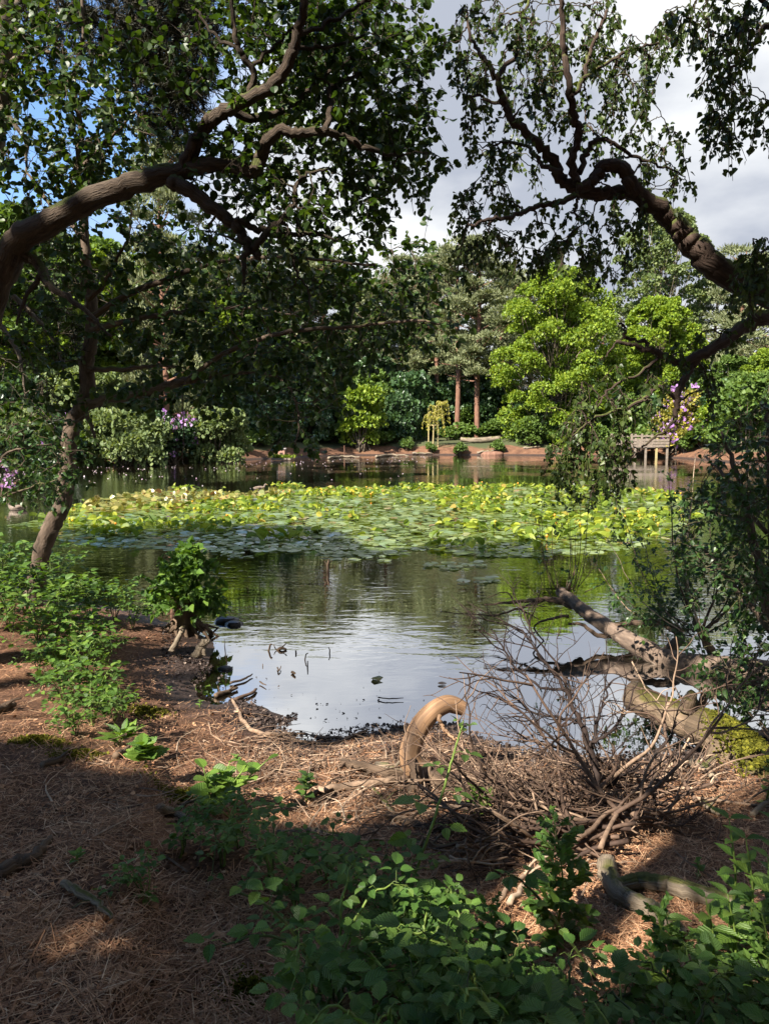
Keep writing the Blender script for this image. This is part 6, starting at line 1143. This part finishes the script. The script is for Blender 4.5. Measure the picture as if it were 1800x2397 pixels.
def herb(px, py, h, tiers, L, tpl, label, mat='glossy', W=1.0, Y=None, feather=False):
    c = ground_at(px, py); root = empty('tall_weed', c, label, 'weed'); sb = MB(); lb = MB(); P = smooth_path([[0, 0, -.02], [.02, 0, h*.5], [-.01, .01, h]], 8); sb.tube(P, lin([.006, .004, .002], len(P)), 6, .7)
    for k in range(tiers):
        f = .12+.88*k/(tiers-1); p = P[int(f*(len(P)-1))]; a = k*1.7
        for q in range(2 if not feather else 3):
            b = a+q*(math.pi if not feather else 2.1); d = np.array([math.cos(b), math.sin(b), .35+.3*f]); l = L*(1.1-.55*f)*(.8+.4*RNG.random())
            if feather:
                e = p+unit(d[None])[0]*l; sb.tube([p, e], [.002, .001], 4, .6, cap=False); n = 9; g = np.linspace(.25, 1, n); lb.scatter(BRAM, p+(e-p)*g[:, None], unit(d+rv(n)*.9), np.array([0, 0, 1])+rv(n)*.5, l*.42*(1.1-.3*g))
            else: lb.scatter(tpl, [p], [d], [np.array([-.2*math.cos(b), -.2*math.sin(b)-.1, 1])], l, RNG.beta(2, 2), W=W)
    sb.build('stem', M['cane'], root, smooth=True); lb.build('leaves', M[mat], root)
herb(1300, 2190, .42, 13, .13, BRAM, 'leafy ragwort standing in the gap of bare litter', 'bramble', feather=True)
for x, y, h, l in [(1700, 2200, .46, 'tallest nettle like weed over the forked log at the right'), (1740, 2230, .42, 'bright weed right of the tallest one'), (1650, 2330, .33, 'weed with long toothed leaves before the forked log'), (1560, 2360, .30, 'weed with broad leaves at the left of the right hand clump'), (1790, 2290, .42, 'weed at the right edge below the forked log'), (1700, 2330, .34, 'weed in the shade at the lower right'), (1810, 2160, .40, 'weed half cut by the right edge')]:
    herb(x, y, h, 8, .12, leaf_tpl(.26, ((0, 0), (.15, .8), (.35, 1.0), (.7, .62), (1, 0)), .3, .3, serr=8), l)
herb(1790, 1880, .28, 6, .07, OVATE, 'small leafy weed at the right edge below the mossy log')
for x, y, l in [(1150, 2330, 'herb with finely cut leaves at the bottom edge'), (1780, 2350, 'seed headed weed in the bottom right corner'), (1540, 2350, 'leafy weed at the bottom edge right of the ferny herb')]: herb(x, y, .3, 10, .1, BRAM, l, 'fern', feather=True)
def fern(px, py, L, k, label):
    c = ground_at(px, py); root = empty('fern', c, label, 'fern'); sb = MB(); lb = MB()
    for i in range(k):
        a = i*6.28/k+RNG.random()*.5; u = np.array([math.cos(a), math.sin(a), 0]); P = smooth_path([[0, 0, 0], u*L*.3+[0, 0, L*.55], u*L*.7+[0, 0, L*.65], u*L+[0, 0, L*.4]], 7); sb.tube(P, lin([.003, .001], len(P)), 4, .7); T = unit(np.gradient(P, axis=0)); S = np.cross(T, [0, 0, 1])
        for j in range(3, len(P)):
            f = j/len(P); w = L*.34*math.sin(math.pi*(.12+.88*f))*(1.05-f*.5)
            for s in (-1, 1):
                q = np.linspace(.1, 1, 7)[:, None]; d = S[j]*s+T[j]*.35; lb.scatter(LANCE, P[j]+d*w*q, np.repeat((T[j]*1+S[j]*s*.4)[None], 7, 0), [0, 0, 1], w*.34*(1.1-q[:, 0]*.7), W=2.0); lb.scatter(LANCE, P[j]+d*w*q, np.repeat((-T[j]*.6+S[j]*s*.6)[None], 7, 0), [0, 0, 1], w*.30*(1.1-q[:, 0]*.7), W=2.0)
    sb.build('stalks', M['cane'], root); lb.build('fronds', M['fern'], root)
fern(960, 2240, .26, 6, 'small fern among the brambles below the tall cane'); fern(1180, 2420, .24, 6, 'fern at the bottom edge under the ragwort'); fern(1060, 2400, .22, 5, 'little fern in the bottom shade')
def azalea_spray():
    root = empty('rhododendron_shrub', (0, 0, 0), 'leafy rhododendron spray with lilac flowers reaching in from the left edge', 'shrub'); tb = MB(); sk = [limb([(-120, 1330), (-40, 1200), (20, 1160), (100, 1130), (180, 1120)], [7.6, 7.2], [.03, .012, .004]), limb([(-60, 1230), (0, 1080), (60, 1050), (120, 1040)], [7.4, 7.2], [.02, .004])]
    for P, r in sk: tb.tube(P, r, 6, .3)
    T = ellipses([(60, 1050, 70, 50, 14), (120, 1120, 60, 50, 16), (60, 1150, 70, 40, 14), (150, 1070, 50, 40, 9), (20, 1010, 40, 40, 7)], (6.9, 7.8)); lb = MB(); sprays(grow(sk, T, tb, .006), tb, lb, OVATE, 14, .06, .17, 0); tb.build('stems', M['smoothbark'], root, smooth=True); lb.build('leaves', M['shrubleaf'], root); fb = MB()
    for x, y in [(18, 1120), (28, 1135), (12, 1140), (20, 1105), (34, 1110), (8, 1085)]:
        c = at(x, y, 7.1); n = 14; fb.scatter(CLUMP, c+rv(n)*.035, rv(n), rv(n), .024)
    fb.build('blossom', M['flower'], root)
azalea_spray()
